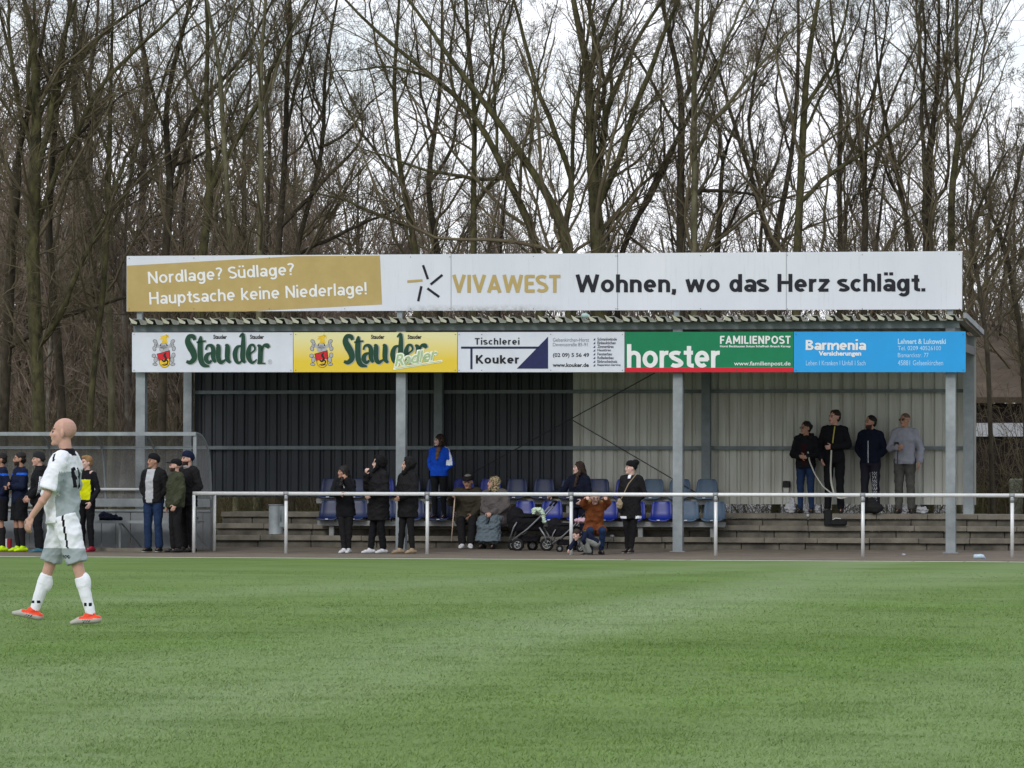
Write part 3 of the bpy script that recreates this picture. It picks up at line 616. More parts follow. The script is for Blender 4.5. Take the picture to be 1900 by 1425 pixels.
def seat_mesh(m_, name):
    mb = MB(); k = 9
    prof = [(-.22, .015, .20), (-.20, .045, .215), (-.05, .03, .22), (.08, .04, .22), (.14, .08, .22), (.175, .2, .212), (.2, .33, .2), (.215, .385, .175), (.222, .40, .14)]
    top_ = []; bot = []
    for y, z, hw in prof:
        r1 = []; r2 = []
        for j in range(k):
            a = -1 + 2 * j / (k - 1); side = abs(a) ** 4
            if y < .1: px_, py_, pz_ = a * hw, y, z + .035 * side
            else: px_, py_, pz_ = a * hw, y - .05 * side, z
            r1.append((px_, py_, pz_)); nn = (0, .0, -.014) if y < .1 else (0, .014, 0); r2.append((px_ , py_ + nn[1], pz_ + nn[2]))
        top_ += r1; bot += r2
    n = len(prof); N = n * k; fs = []
    for i in range(n - 1):
        for j in range(k - 1):
            a = i * k + j; fs.append((a, a + 1, a + k + 1, a + k)); fs.append((N + a, N + a + k, N + a + k + 1, N + a + 1))
    for j in range(k - 1): fs.append((j, N + j, N + j + 1, j + 1)); a = (n - 1) * k + j; fs.append((a, a + 1, N + a + 1, N + a))
    for i in range(n - 1): a = i * k; fs.append((a, a + k, N + a + k, N + a)); a = i * k + k - 1; fs.append((a, N + a, N + a + k, a + k))
    mb.add(top_ + bot, fs); me = mb.mesh(name, m_, True); return me
SM = {'b': seat_mesh(seatb, 'seat_shell_blue'), 'd': seat_mesh(seat_shaded, 'seat_shell_shade_darkened'), 'g': seat_mesh(seatg, 'seat_shell_grey')}
plate = mat('number_plate', 'B9BDC6', .5)
pl_me = MB().box(-.03, .03, -.236, -.222, .02, .04).mesh('number_plate', plate)
CN = {'b': 'bright blue', 'd': 'shade-darkened blue', 'g': 'faded grey-blue'}
ORD = ['first', 'second', 'third', 'fourth', 'fifth', 'sixth', 'seventh', 'eighth', 'ninth', 'tenth', 'eleventh', 'twelfth', 'thirteenth', 'fourteenth', 'fifteenth', 'sixteenth']
def seats(xs, v, zb, cols, rowname):
    cnt = {}
    for i, (x, c_) in enumerate(zip(xs, cols)):
        rt = empty('stadium_seat', MW(PU(x, v), v, zb + .004, rg.uniform(-.03, .03)), f'{CN[c_]} plastic seat, {ORD[i]} from the dugout end of the {rowname} row', 'seat', f'blue plastic seats of the {rowname} row')
        link_mesh('shell', SM[c_], rt); link_mesh('number_plate', pl_me, rt)
rowU = [612, 661, 710, 759, 808, 858, 908, 957, 1007, 1058, 1109, 1160, 1210, 1259.5, 1309.5]
rowL = [611, 660, 712, 766, 817, 868, 920, 972, 1022, 1074, 1125, 1176, 1225.5, 1275, 1324]
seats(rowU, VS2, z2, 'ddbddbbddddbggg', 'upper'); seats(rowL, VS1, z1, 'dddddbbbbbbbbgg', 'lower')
# ------------------------------------------------------------------ bare trees
def unit(a): return a / (np.linalg.norm(a, axis=-1, keepdims=True) + 1e-9)
class Tubes:
    """many polylines -> one mesh; batches of (M, n, 3) points and (M, n) radii"""
    def __init__(s): s.v = []; s.f = []; s.n = 0
    def add(s, P, Rr, k):
        M, n, _ = P.shape
        T = np.empty_like(P); T[:, 1:-1] = P[:, 2:] - P[:, :-2]; T[:, 0] = P[:, 1] - P[:, 0]; T[:, -1] = P[:, -1] - P[:, -2]; T = unit(T)
        ref = np.where(np.abs(T[:, :1, 2:3]) < .8, np.array([[[0, 0, 1.]]]), np.array([[[1., 0, 0]]]))
        X = unit(np.cross(np.broadcast_to(ref, T.shape), T)); Y = np.cross(T, X)
        a = np.arange(k) * 2 * np.pi / k
        V = P[:, :, None] + (X[:, :, None] * np.cos(a)[None, None, :, None] + Y[:, :, None] * np.sin(a)[None, None, :, None]) * Rr[:, :, None, None]
        base = s.n + (np.arange(M) * n * k)[:, None, None]; i = (np.arange(n - 1) * k)[None, :, None]; j = np.arange(k)[None, None, :]; j2 = (j + 1) % k
        q = np.stack(np.broadcast_arrays(base + i + j, base + i + j2, base + i + k + j2, base + i + k + j), -1).reshape(-1, 4)
        s.v.append(V.reshape(-1, 3)); s.f.append(q); s.n += M * n * k
    def mesh(s, name, m, origin=(0, 0, 0)):
        V = np.concatenate(s.v) - np.array(origin); Q = np.concatenate(s.f)
        me = bpy.data.meshes.new(name); me.vertices.add(len(V)); me.vertices.foreach_set('co', V.astype(np.float32).ravel())
        me.loops.add(Q.size); me.loops.foreach_set('vertex_index', Q.astype(np.int32).ravel()); me.polygons.add(len(Q))
        me.polygons.foreach_set('loop_start', np.arange(0, Q.size, 4, dtype=np.int32)); me.polygons.foreach_set('loop_total', np.full(len(Q), 4, dtype=np.int32))
        me.materials.append(m); me.update(calc_edges=True); me.polygons.foreach_set('use_smooth', np.ones(len(Q), bool)); return me
def grow(rs, P, Rr, K, lo, ratio, spread, up, n, wig, rratio, lmax=None, rl=.022):
    """children of polylines P (M,n,3): K each, starting beyond fraction lo"""
    M, m, _ = P.shape; L = np.linalg.norm(np.diff(P, axis=1), axis=2).sum(1)
    t = rs.uniform(lo, .98, (M, K)); f = t * (m - 1); i = np.minimum(f.astype(int), m - 2); a = (f - i)[..., None]
    I = np.arange(M)[:, None]
    st = P[I, i] * (1 - a) + P[I, i + 1] * a; tg = unit(P[I, i + 1] - P[I, i]); r0 = Rr[I, i] * (1 - a[..., 0]) + Rr[I, i + 1] * a[..., 0]
    pr = rs.normal(size=tg.shape); pr = unit(pr - (pr * tg).sum(-1, keepdims=True) * tg)
    sp = rs.uniform(.7, 1.3, (M, K, 1)) * spread
    d = unit(tg * np.cos(sp) + pr * np.sin(sp) + np.array([0, 0, up]))
    ln = L[:, None] * ratio * rs.uniform(.55, 1.3, (M, K)) * (1.15 - .6 * t)
    if lmax: ln = np.minimum(ln, lmax * rs.uniform(.7, 1, (M, K)))
    st = st.reshape(-1, 3); d = d.reshape(-1, 3); ln = ln.reshape(-1); r0 = np.minimum(r0.reshape(-1) * rratio, ln * rl + .003)
    Q = np.empty((len(st), n, 3)); Q[:, 0] = st; dd = d
    for j in range(1, n):
        dd = unit(dd + rs.normal(size=dd.shape) * wig + np.array([0, 0, up * .35])); Q[:, j] = Q[:, j - 1] + dd * (ln / (n - 1))[:, None]
    R2 = r0[:, None] * np.linspace(1, .35, n)[None]
    return Q, np.maximum(R2, .0026)
def smooth_path(p, n):
    p = np.array(p, float); d = np.r_[0, np.cumsum(np.linalg.norm(np.diff(p, axis=0), axis=1))]; ts = np.linspace(0, d[-1], n)
    q = np.stack([np.interp(ts, d, p[:, i]) for i in range(p.shape[1])], 1)
    for _ in range(2): q[1:-1] = (q[:-2] + 2 * q[1:-1] + q[2:]) / 4
    return q
bark = mat('mossy_bark', '24221A', .95, .3, 7, 1, 16, col2='5A5839', stretch=(1, 1, .5))
bark_l = mat('pale_mossy_bark', '45442F', .95, .3, 5, .9, 18, col2='716E58', stretch=(1, 1, .5))
bark_d = mat('dark_damp_bark', '211E18', .95, .3, 7, 1, 16, col2='4C4639', stretch=(1, 1, .5))
twig_m = mat('brown_twigs', '453F30', .95, .25, .6, col2='716853')
twig_p = mat('purplish_twigs', '62574A', .95, .25, .25, col2='93867A')
birch_b = mat('birch_bark', '8A857C', .9, .3, 1.4, col2='4E473F', stretch=(1, 1, 3))
def hand_tree(label, v, trunk, limbs, m=bark, seed=0, dens=1.0, cat='tree', twigm=twig_m, base_px=None):
    """trunk, limbs: [(px, py, width_px)] in the photograph, set at the tree's own distance v"""
    rs = np.random.RandomState(seed); x0, y0, w0 = trunk[0]
    def topts(path, vv):
        q = []
        vj = vv
        for i, (x, y, w_) in enumerate(path):
            u, z = PX(x, y, vj); D = (S(u, vj, z) - CAMP)[1]; q.append((u, vj, z, w_ * D / F_PX / 2)); vj += rs.normal() * .12
        return q
    ub, zb = PX(x0 if base_px is None else base_px, y0, v)
    tp = topts(trunk, v)
    if tp[0][2] > .3:
        fb = PX(base_px, 940, v)[0] if base_px is not None else tp[0][0] + rs.normal() * .1
        tp = [(fb, v, -.1, tp[0][3] * 1.35), ((fb + tp[0][0]) / 2, v, tp[0][2] * .4, tp[0][3] * 1.1)] + tp
    # grow on past the top of the picture
    a = np.array(tp[-1]); b_ = np.array(tp[-2]); d = unit(a[:3] - b_[:3])
    if a[2] > 9:
        tp += [tuple(a[:3] + d * 1.6 + rs.normal(size=3) * .12) + (a[3] * .65,), tuple(a[:3] + d * 3.2 + rs.normal(size=3) * .25) + (a[3] * .25,)]
    root = empty('bare_tree', MW(tp[0][0], v, -.1), label, cat, 'bare trees close behind the grandstand')
    o = (tp[0][0], v, -.1); NP = 16
    tr = smooth_path(tp, NP * 2)
    T = Tubes(); T.add(tr[None, :, :3], tr[None, :, 3], 9); link_mesh('trunk', T.mesh('trunk', m, o), root)
    main = []
    for lm_ in limbs:
        q = topts(lm_, v + rs.normal() * .3); q[0] = (q[0][0], v + rs.normal() * .05, q[0][2], q[0][3])
        a = np.array(q[-1]); b_ = np.array(q[-2]); d = unit(a[:3] - b_[:3])
        q.append(tuple(a[:3] + d * 1.3 + rs.normal(size=3) * .2) + (a[3] * .4,))
        l_ = smooth_path(q, NP)
        prev = [tr] + main; best = min(((np.abs(pp[:, :3] - l_[0, :3]).sum(1).min(), k_, np.abs(pp[:, :3] - l_[0, :3]).sum(1).argmin()) for k_, pp in enumerate(prev)))
        off = prev[best[1]][best[2], :3] - l_[0, :3]; l_[:, :3] += off[None] * np.linspace(1, 0, NP)[:, None] ** 2
        wob = np.cumsum(rs.normal(size=(NP, 3)) * .022, 0); wob -= np.linspace(0, 1, NP)[:, None] * wob[-1]; l_[:, :3] += wob; main.append(l_)
        T = Tubes(); T.add(l_[None, :, :3], l_[None, :, 3], 8); link_mesh('limb', T.mesh('limb', m, o), root)
    T = Tubes()
    zs_ = tr[:, 2]; hi = tr[np.searchsorted(zs_, 1.7 + rs.rand() * 1.0):] if zs_[-1] > 5 else tr[6:]
    if len(hi) < 6: hi = tr[-8:]
    hi = smooth_path(hi, NP); par = np.stack([hi] + main)
    lens = np.linalg.norm(np.diff(par[..., :3], axis=1), axis=2).sum(1)
    K1 = max(3, int(11 * dens))
    P1, R1 = grow(rs, par[..., :3], par[..., 3], K1, .12, .33, .85, .24, 9, .17, .5, 4.6, .011)
    P2, R2 = grow(rs, P1, R1, 7, .12, .45, .75, .16, 7, .2, .55, 1.7)
    Pm, Rm = grow(rs, par[..., :3], par[..., 3] * .3, int((26 if x0 < 700 else 18) * dens), .05, .14, .95, .15, 6, .22, .5, 1.3)
    P2 = np.concatenate([P2, ]); 
    P3, R3 = grow(rs, P2, R2, int(5), .15, .5, .8, .1, 5, .25, .6, .8)
    P4, R4 = grow(rs, Pm, Rm, 5, .2, .45, .8, .08, 4, .25, .6, .6)
    P5, R5 = grow(rs, P3, R3, 3, .2, .6, .7, .08, 3, .25, .6, .5)
    T.add(P1, R1, 5); T.add(P2, R2, 4); T.add(Pm, Rm, 4); T.add(P3, R3, 3); T.add(P4, R4, 3); T.add(P5, R5, 3)
    link_mesh('crown', T.mesh('crown', twigm, o), root); return root
L1 = 'stout mossy bare tree '
HT = [
 (L1 + 'rising behind the left half of the dugout', 9.5, [(74, 800, 24), (66, 620, 26), (60, 470, 26), (64, 337, 24), (70, 168, 17), (57, 50, 10), (44, 0, 8)],
  [[(66, 420, 12), (111, 293, 11), (200, 135, 8), (340, 15, 5)], [(64, 337, 12), (92, 240, 12), (110, 130, 10), (118, 60, 8), (140, 0, 6)], [(68, 200, 8), (145, 101, 7), (219, 37, 5), (270, 0, 4)], [(60, 290, 9), (32, 200, 8), (24, 100, 7), (8, 0, 5)], [(66, 640, 13), (110, 590, 12), (145, 480, 10), (180, 430, 6), (215, 340, 4)], [(64, 250, 8), (48, 150, 8), (64, 60, 6), (62, 0, 5)]], bark, 1, 1.2),
 ('dark leaning bare tree at the left edge behind the dugout', 10.5, [(6, 800, 19), (14, 620, 20), (20, 470, 20), (30, 360, 18), (32, 300, 16)],
  [[(32, 330, 11), (48, 230, 9), (20, 100, 7), (0, 20, 5)], [(30, 350, 10), (6, 290, 9), (-30, 200, 6)], [(32, 310, 11), (60, 220, 9), (85, 110, 7), (92, 0, 5)], [(14, 640, 12), (60, 615, 11), (130, 575, 10), (200, 560, 6)]], bark_d, 2, 1.0),
 ('smooth grey bare tree leaning between two mossy trunks over the dugout', 11.5, [(118, 800, 15), (108, 640, 15), (88, 430, 14), (98, 270, 13), (104, 200, 12), (118, 85, 8), (131, 0, 6)],
  [[(104, 200, 8), (140, 120, 7), (160, 40, 5), (170, 0, 4)], [(96, 300, 7), (160, 240, 6), (230, 180, 4)]], bark_d, 3, 1.0),
 ('slim mossy tree left of the front steel post, leaning right', 10.0, [(165, 800, 13), (172, 700, 12), (190, 560, 11), (197, 470, 11), (202, 337, 10), (205, 200, 8), (208, 60, 5), (210, 0, 4)],
  [[(200, 380, 6), (245, 280, 6), (300, 180, 5), (335, 80, 3)], [(203, 300, 6), (170, 200, 5), (150, 100, 4)]], bark, 4, 1.1),
 ('slender tree just left of the white brewery board', 12.0, [(207, 800, 13), (206, 640, 12), (196, 500, 10), (160, 330, 9), (140, 260, 8), (135, 120, 6), (140, 0, 4)],
  [[(160, 330, 6), (110, 230, 5), (90, 120, 4)], [(190, 470, 6), (240, 350, 6), (260, 250, 4)]], bark_l, 5, .9),
 ('forked dark tree above the left words of the gold panel', 10.5, [(306, 470, 15), (320, 337, 14), (303, 236, 11), (310, 168, 10), (337, 67, 8), (354, 0, 6)],
  [[(320, 345, 10), (326, 280, 10), (350, 205, 9), (431, 135, 7), (471, 81, 6), (498, 0, 4)], [(330, 320, 7), (380, 290, 6), (440, 250, 4)], [(303, 236, 6), (280, 140, 5), (262, 60, 3)]], bark_d, 6, 1.0, 'tree', None, 296),
 ('twin-stemmed tree above the middle of the gold panel', 9.8, [(374, 470, 17), (394, 354, 15), (384, 253, 10), (381, 168, 9), (387, 101, 8), (384, 0, 6)],
  [[(394, 360, 12), (438, 280, 10), (498, 175, 9), (525, 84, 7), (569, 0, 5)], [(392, 340, 6), (420, 240, 5), (460, 160, 4)], [(384, 220, 6), (350, 120, 5), (330, 20, 3)]], bark, 7, 1.0),
 ('thin pale-barked tree between two darker stems over the gold panel', 9.2, [(428, 470, 11), (421, 337, 10), (411, 200, 9), (411, 135, 9), (394, 50, 6), (381, 0, 5)],
  [[(411, 130, 5), (425, 60, 5), (435, 0, 4)], [(415, 200, 4), (450, 100, 4), (465, 10, 3)]], bark_l, 8, .8),
 ('straight pale pole-like tree over the right part of the gold panel', 9.0, [(482, 470, 12), (485, 303, 10), (483, 135, 9), (488, 50, 7), (495, 0, 6)],
  [[(484, 150, 5), (470, 60, 4), (460, 0, 3)], [(485, 250, 5), (510, 130, 5), (560, 20, 3)]], bark_l, 9, .8),
 ('dark upright tree above the right end of the gold panel', 10.8, [(515, 470, 13), (529, 303, 11), (532, 168, 9), (539, 0, 7)],
  [[(520, 420, 8), (590, 340, 7), (690, 250, 5), (640, 160, 3)], [(530, 240, 6), (565, 130, 5), (590, 0, 4)]], bark_d, 10, 1.0),
 ('crooked dark tree to the left of the star mark', 11.0, [(546, 470, 10), (586, 337, 9), (603, 263, 8), (600, 135, 6), (626, 0, 4)],
  [[(603, 263, 6), (640, 240, 5), (690, 180, 3)], [(590, 320, 5), (560, 220, 4), (575, 120, 3)], [(546, 470, 8), (620, 440, 7), (700, 405, 5), (760, 380, 3)]], bark_d, 11, 1.0),
 ('two-legged thin tree directly above the star mark', 10.2, [(775, 470, 13), (741, 320, 10), (734, 219, 9), (728, 152, 8), (738, 67, 6), (741, 0, 5)],
  [[(740, 320, 6), (690, 250, 5), (650, 200, 4), (625, 150, 3)], [(728, 152, 5), (700, 80, 4), (690, 0, 3)], [(765, 430, 7), (697, 410, 7), (640, 375, 5), (590, 360, 3)]], bark, 12, 1.0),
 ('slim dark tree right of the star mark', 11.2, [(815, 470, 12), (788, 337, 10), (805, 270, 9), (815, 185, 8), (822, 101, 6), (819, 0, 5)],
  [[(800, 340, 7), (835, 300, 7), (850, 200, 5), (870, 100, 4)], [(805, 270, 5), (780, 180, 5), (770, 60, 3)]], bark_d, 13, 1.0),
 ('straight mossy tree above the first letters after the star mark', 9.6, [(879, 470, 13), (879, 303, 10), (883, 202, 9), (866, 67, 8), (866, 0, 7)],
  [[(880, 400, 7), (920, 340, 6), (960, 290, 4)], [(882, 220, 6), (910, 110, 6), (915, 60, 5), (945, 0, 4)], [(870, 100, 5), (845, 30, 5), (836, 0, 4)]], bark, 14, .9),
 ('long-limbed tree leaning far left over the middle of the hoarding', 9.4, [(1004, 470, 17), (990, 421, 15), (950, 354, 14), (923, 286, 12), (889, 219, 11), (859, 185, 10), (771, 118, 8), (680, 44, 6), (640, 0, 4)],
  [[(950, 354, 8), (900, 340, 7), (820, 330, 6), (740, 300, 4)], [(915, 270, 6), (910, 200, 6), (918, 120, 5), (905, 30, 4)], [(859, 185, 5), (840, 100, 5), (850, 0, 3)], [(800, 140, 5), (735, 120, 5), (680, 130, 3)]], bark, 15, 1.1),
 ('thick mossy tree sweeping left behind the gap before the slogan', 9.0, [(1061, 470, 21), (1027, 370, 16), (977, 303, 13), (933, 236, 12), (899, 189, 11), (832, 108, 9), (792, 40, 7), (758, 0, 5)],
  [[(1061, 438, 12), (1071, 337, 11), (1034, 236, 10), (987, 135, 8), (977, 67, 7), (950, 0, 5)], [(1071, 337, 8), (1075, 240, 7), (1078, 130, 6), (1100, 0, 5)], [(977, 303, 6), (985, 200, 5), (1000, 120, 4)], [(920, 215, 6), (935, 130, 6), (928, 90, 5), (955, 0, 4)]], bark, 16, 1.1),
 ('largest many-stemmed tree above the first word of the slogan', 9.3, [(1112, 470, 30), (1101, 337, 22), (1095, 236, 18), (1095, 128, 16), (1068, 34, 11), (1064, 0, 10)],
  [[(1110, 380, 14), (1115, 236, 13), (1132, 178, 12), (1155, 135, 9), (1202, 34, 7), (1220, 0, 6)], [(1095, 130, 10), (1112, 61, 9), (1135, 0, 6)], [(1120, 400, 14), (1169, 303, 12), (1182, 219, 11), (1209, 152, 10), (1236, 74, 8), (1263, 0, 6)], [(1112, 110, 9), (1100, 40, 9), (1096, 0, 7)], [(1140, 165, 7), (1145, 80, 6), (1160, 0, 5)], [(1118, 300, 7), (1126, 170, 7), (1108, 90, 6)]], bark, 17, 1.2),
 ('slanting thin tree right of the largest many-stemmed tree', 10.4, [(1145, 465, 11), (1186, 404, 10), (1230, 303, 9), (1290, 200, 6), (1340, 100, 4)],
  [[(1150, 440, 7), (1200, 350, 6), (1245, 260, 5), (1300, 150, 3)], [(1230, 303, 5), (1225, 200, 4), (1235, 100, 3)]], bark_d, 18, 1.0),
 ('tall dark tree above the second word of the slogan', 9.8, [(1263, 470, 17), (1263, 303, 14), (1267, 168, 12), (1243, 67, 9), (1226, 0, 7)],
  [[(1263, 380, 8), (1300, 355, 7), (1380, 360, 5)], [(1265, 200, 8), (1300, 130, 6), (1316, 40, 5)], [(1263, 260, 6), (1225, 200, 6), (1190, 120, 4), (1140, 60, 3)], [(1245, 75, 6), (1262, 20, 5)]], bark_d, 19, 1.0),
 ('paler straight tree touching the tall dark tree on its right', 9.1, [(1287, 465, 13), (1290, 337, 12), (1287, 202, 11), (1290, 67, 9), (1294, 0, 7)],
  [[(1297, 290, 8), (1327, 216, 8), (1401, 135, 6), (1475, 57, 4)], [(1290, 200, 6), (1340, 120, 6), (1394, 0, 4)], [(1290, 90, 6), (1310, 40, 6), (1340, 0, 4)]], bark_l, 20, 1.0),
 ('low forked tree above the word in the middle of the slogan', 11.0, [(1330, 470, 12), (1334, 430, 12), (1338, 330, 8), (1344, 280, 7)],
  [[(1334, 440, 7), (1368, 400, 6), (1388, 350, 4)], [(1340, 290, 6), (1320, 200, 4), (1300, 150, 3)], [(1342, 290, 6), (1370, 230, 5), (1400, 150, 3)]], bark_d, 21, 1.0),
 ('wide V-shaped tree left of the straight trunk over the slogan', 10.0, [(1434, 470, 14), (1438, 440, 14), (1462, 337, 9), (1476, 236, 8), (1482, 101, 7), (1482, 0, 5)],
  [[(1436, 450, 10), (1405, 400, 9), (1395, 340, 9), (1371, 253, 8), (1354, 185, 6), (1330, 100, 4)], [(1400, 360, 6), (1440, 300, 5), (1450, 260, 4)], [(1412, 350, 6), (1395, 250, 6), (1402, 120, 6), (1415, 80, 5), (1440, 0, 4)], [(1466, 320, 5), (1440, 200, 4), (1450, 60, 3)]], bark_d, 22, 1.0),
 ('straight mossy trunk forking high above the last words of the slogan', 9.3, [(1479, 465, 16), (1486, 337, 14), (1492, 202, 13), (1499, 101, 10), (1519, 0, 8)],
  [[(1492, 202, 8), (1513, 158, 8), (1546, 94, 6), (1573, 0, 4)], [(1488, 360, 9), (1556, 303, 8), (1617, 268, 7), (1690, 200, 4)], [(1495, 240, 6), (1555, 130, 5), (1600, 20, 3)]], bark, 23, 1.0),
 ('slender tree over the start of the last slogan word', 10.6, [(1560, 465, 10), (1556, 303, 9), (1563, 202, 8), (1550, 100, 6), (1540, 0, 4)],
  [[(1558, 330, 5), (1590, 230, 5), (1630, 120, 4), (1640, 20, 3)], [(1562, 220, 5), (1530, 130, 4), (1510, 40, 3)]], bark_d, 24, 1.1),
 ('crooked multi-limbed tree over the middle of the last slogan word', 10.2, [(1604, 465, 12), (1608, 380, 11), (1600, 300, 8), (1585, 200, 6), (1600, 100, 4)],
  [[(1610, 400, 8), (1640, 300, 7), (1645, 230, 6), (1681, 140, 4)], [(1606, 360, 7), (1615, 250, 6), (1640, 130, 4), (1650, 40, 3)]], bark_d, 25, 1.1),
 ('thin leaning tree before the bushy upright poplar', 11.0, [(1694, 465, 10), (1675, 370, 9), (1657, 286, 8), (1630, 168, 6), (1625, 60, 4)],
  [[(1660, 300, 5), (1700, 250, 4), (1715, 200, 3)], [(1680, 380, 5), (1660, 330, 5), (1610, 250, 4)]], bark_d, 26, 1.1),
 ('bushy upright poplar with many steep stems near the right end of the hoarding', 9.5, [(1722, 465, 20), (1721, 340, 16), (1724, 270, 14), (1738, 202, 8), (1742, 100, 7), (1742, 0, 5)],
  [[(1700, 465, 10), (1702, 300, 8), (1701, 200, 7), (1712, 100, 5), (1710, 0, 4)], [(1722, 280, 7), (1712, 150, 6), (1705, 40, 4)], [(1726, 260, 7), (1748, 150, 5), (1760, 30, 4)], [(1720, 380, 7), (1755, 320, 6), (1760, 200, 5), (1752, 90, 4)]], bark_d, 27, 1.3),
 ('upright tree at the right end of the hoarding, beside the bushy poplar', 9.0, [(1765, 465, 14), (1765, 337, 13), (1785, 236, 11), (1775, 135, 8), (1775, 0, 6)],
  [[(1780, 210, 6), (1800, 120, 5), (1815, 20, 3)], [(1768, 330, 6), (1800, 260, 5), (1835, 190, 3)], [(1783, 200, 5), (1760, 140, 4), (1764, 40, 3)]], bark, 28, 1.2),
 ('low tangled tree right of the grandstand, arching over the shed roof', 8.5, [(1838, 800, 9), (1832, 640, 9), (1815, 520, 8), (1800, 430, 7), (1839, 327, 5), (1870, 280, 3)],
  [[(1815, 520, 6), (1850, 420, 5), (1880, 330, 3)], [(1832, 640, 6), (1890, 560, 5), (1930, 470, 3)], [(1810, 480, 5), (1790, 400, 4), (1800, 330, 3)]], bark_d, 29, 1.1),
 ('bare tree at the far right edge, forking above the shed', 10.0, [(1905, 800, 12), (1895, 620, 11), (1870, 480, 10), (1850, 420, 9)],
  [[(1850, 420, 6), (1820, 340, 5), (1790, 290, 3)], [(1860, 450, 6), (1885, 350, 5), (1900, 250, 4)], [(1880, 520, 6), (1915, 440, 5), (1940, 360, 3)]], bark_d, 30, 1.2),
]
for i, a in enumerate(HT):
    kw = {}
    if len(a) > 9: kw['base_px'] = a[9]
    hand_tree(a[0], a[1], a[2], a[3], a[4], a[5], a[6], **kw)
# ---- generic background trees, a few shapes shared by many
def bg_variant(seed, h, m, tm, steep):
    rs = np.random.RandomState(seed); n = 14
    P = np.zeros((1, n, 3)); d = np.array([0, 0, 1.])
    for j in range(1, n): d = unit(d + rs.normal(size=3) * .05); P[0, j] = P[0, j - 1] + d * h / (n - 1)
    Rr = (np.linspace(.14, .02, n) * h / 11)[None]
    T = Tubes(); T.add(P, Rr, 6); tr = T.mesh('background_trunk', m)
    P1, R1 = grow(rs, P, Rr, 30, .12, .36, steep, .25, 8, .12, .5, 3.8)
    P2, R2 = grow(rs, P1, R1, 8, .1, .42, .6, .12, 6, .18, .6, 1.8)
    P3, R3 = grow(rs, P2, R2, 6, .1, .5, .7, .05, 4, .22, .7, .9)
    T = Tubes(); T.add(P1, R1, 4); T.add(P2, R2, 3); T.add(P3, np.maximum(R3, .0062), 3)
    return tr, T.mesh('background_crown', tm)
VAR = [bg_variant(100, 11.5, bark_d, twig_p, .6), bg_variant(101, 10, birch_b, twig_p, .45), bg_variant(102, 12.5, bark_d, twig_m, .7), bg_variant(103, 9, birch_b, twig_p, .5), bg_variant(104, 11, bark, twig_m, .8)]
rg = random.Random(11)
def bgtree(px, v, sc_, vi, label, group):
    u = PU(px, v); rt = empty('background_tree', MW(u, v, -.1, rg.uniform(0, 6)) @ Matrix.Scale(sc_, 4), label, 'tree', group)
    link_mesh('trunk', VAR[vi][0], rt); link_mesh('crown', VAR[vi][1], rt)
LB = {0: 'tree with purplish-brown twigs standing deeper in the wood', 1: 'white-barked birch with hazy twigs deeper in the wood', 2: 'tall dark thin tree deeper in the wood', 3: 'small white-barked birch deeper in the wood', 4: 'spreading brown-twigged tree deeper in the wood'}
BG = []
for row, (v, n, s0) in enumerate(((16, 15, .8), (24, 20, .84), (34, 24, .9), (46, 28, .98), (60, 32, 1.05))):
    for k in range(n):
        px = -140 + (2180) * (k + rg.uniform(.1, .9)) / n; left = max(0, 1 - px / 900)
        vi = rg.choice([0, 0, 1, 2, 3, 4] if px < 900 else [0, 2, 3, 4])
        s_ = s0 * rg.uniform(.75, 1.0) * (1 + .45 * left)
        if px > 650 and row >= 1 and rg.random() < (.25 if px < 950 else .48): continue
        BG.append((px, v + rg.uniform(-3, 3), s_, vi, row))
REG = [(-1e9, 0, 'beyond the left edge of the dugout'), (0, 120, 'behind the left half of the dugout'), (120, 235, 'left of the gold panel'), (235, 400, 'above the left of the gold panel'), (400, 560, 'above the middle of the gold panel'), (560, 710, 'above the right end of the gold panel'), (710, 830, 'above the star mark'),
       (830, 940, 'above the first gold letters'), (940, 1050, 'above the last gold letters'), (1050, 1260, 'above the first slogan word'), (1260, 1345, 'above the second slogan word'), (1345, 1430, 'above the third slogan word'), (1430, 1545, 'above the fourth slogan word'), (1545, 1720, 'above the last slogan word'), (1720, 1800, 'above the right hoarding end'), (1800, 1900, 'right of the hoarding'), (1900, 1e9, 'past the shed on the right')]
RW = ['in the first rank', 'in the second rank', 'midway into the wood', 'deep in the wood', 'at the wood\'s back']
KD = ['purplish-twigged tree', 'white-barked birch', 'tall dark tree', 'small pale birch', 'spreading brown tree']
seen = {}
for px, v, s_, vi, row in sorted(BG):
    rn = [r_[2] for r_ in REG if r_[0] <= px < r_[1]][0]; lab = f'{KD[vi]} {RW[row]}, {rn}'; seen.setdefault(lab, []).append((px, v, s_, vi))
for lab, L_ in seen.items():
    for k, (px, v, s_, vi) in enumerate(L_):
        l2 = lab if len(L_) == 1 else ('left ' if k == 0 else 'right ' if k == len(L_) - 1 else 'middle ') + lab
        bgtree(px, v, s_, vi, l2, 'trees deeper in the wood')
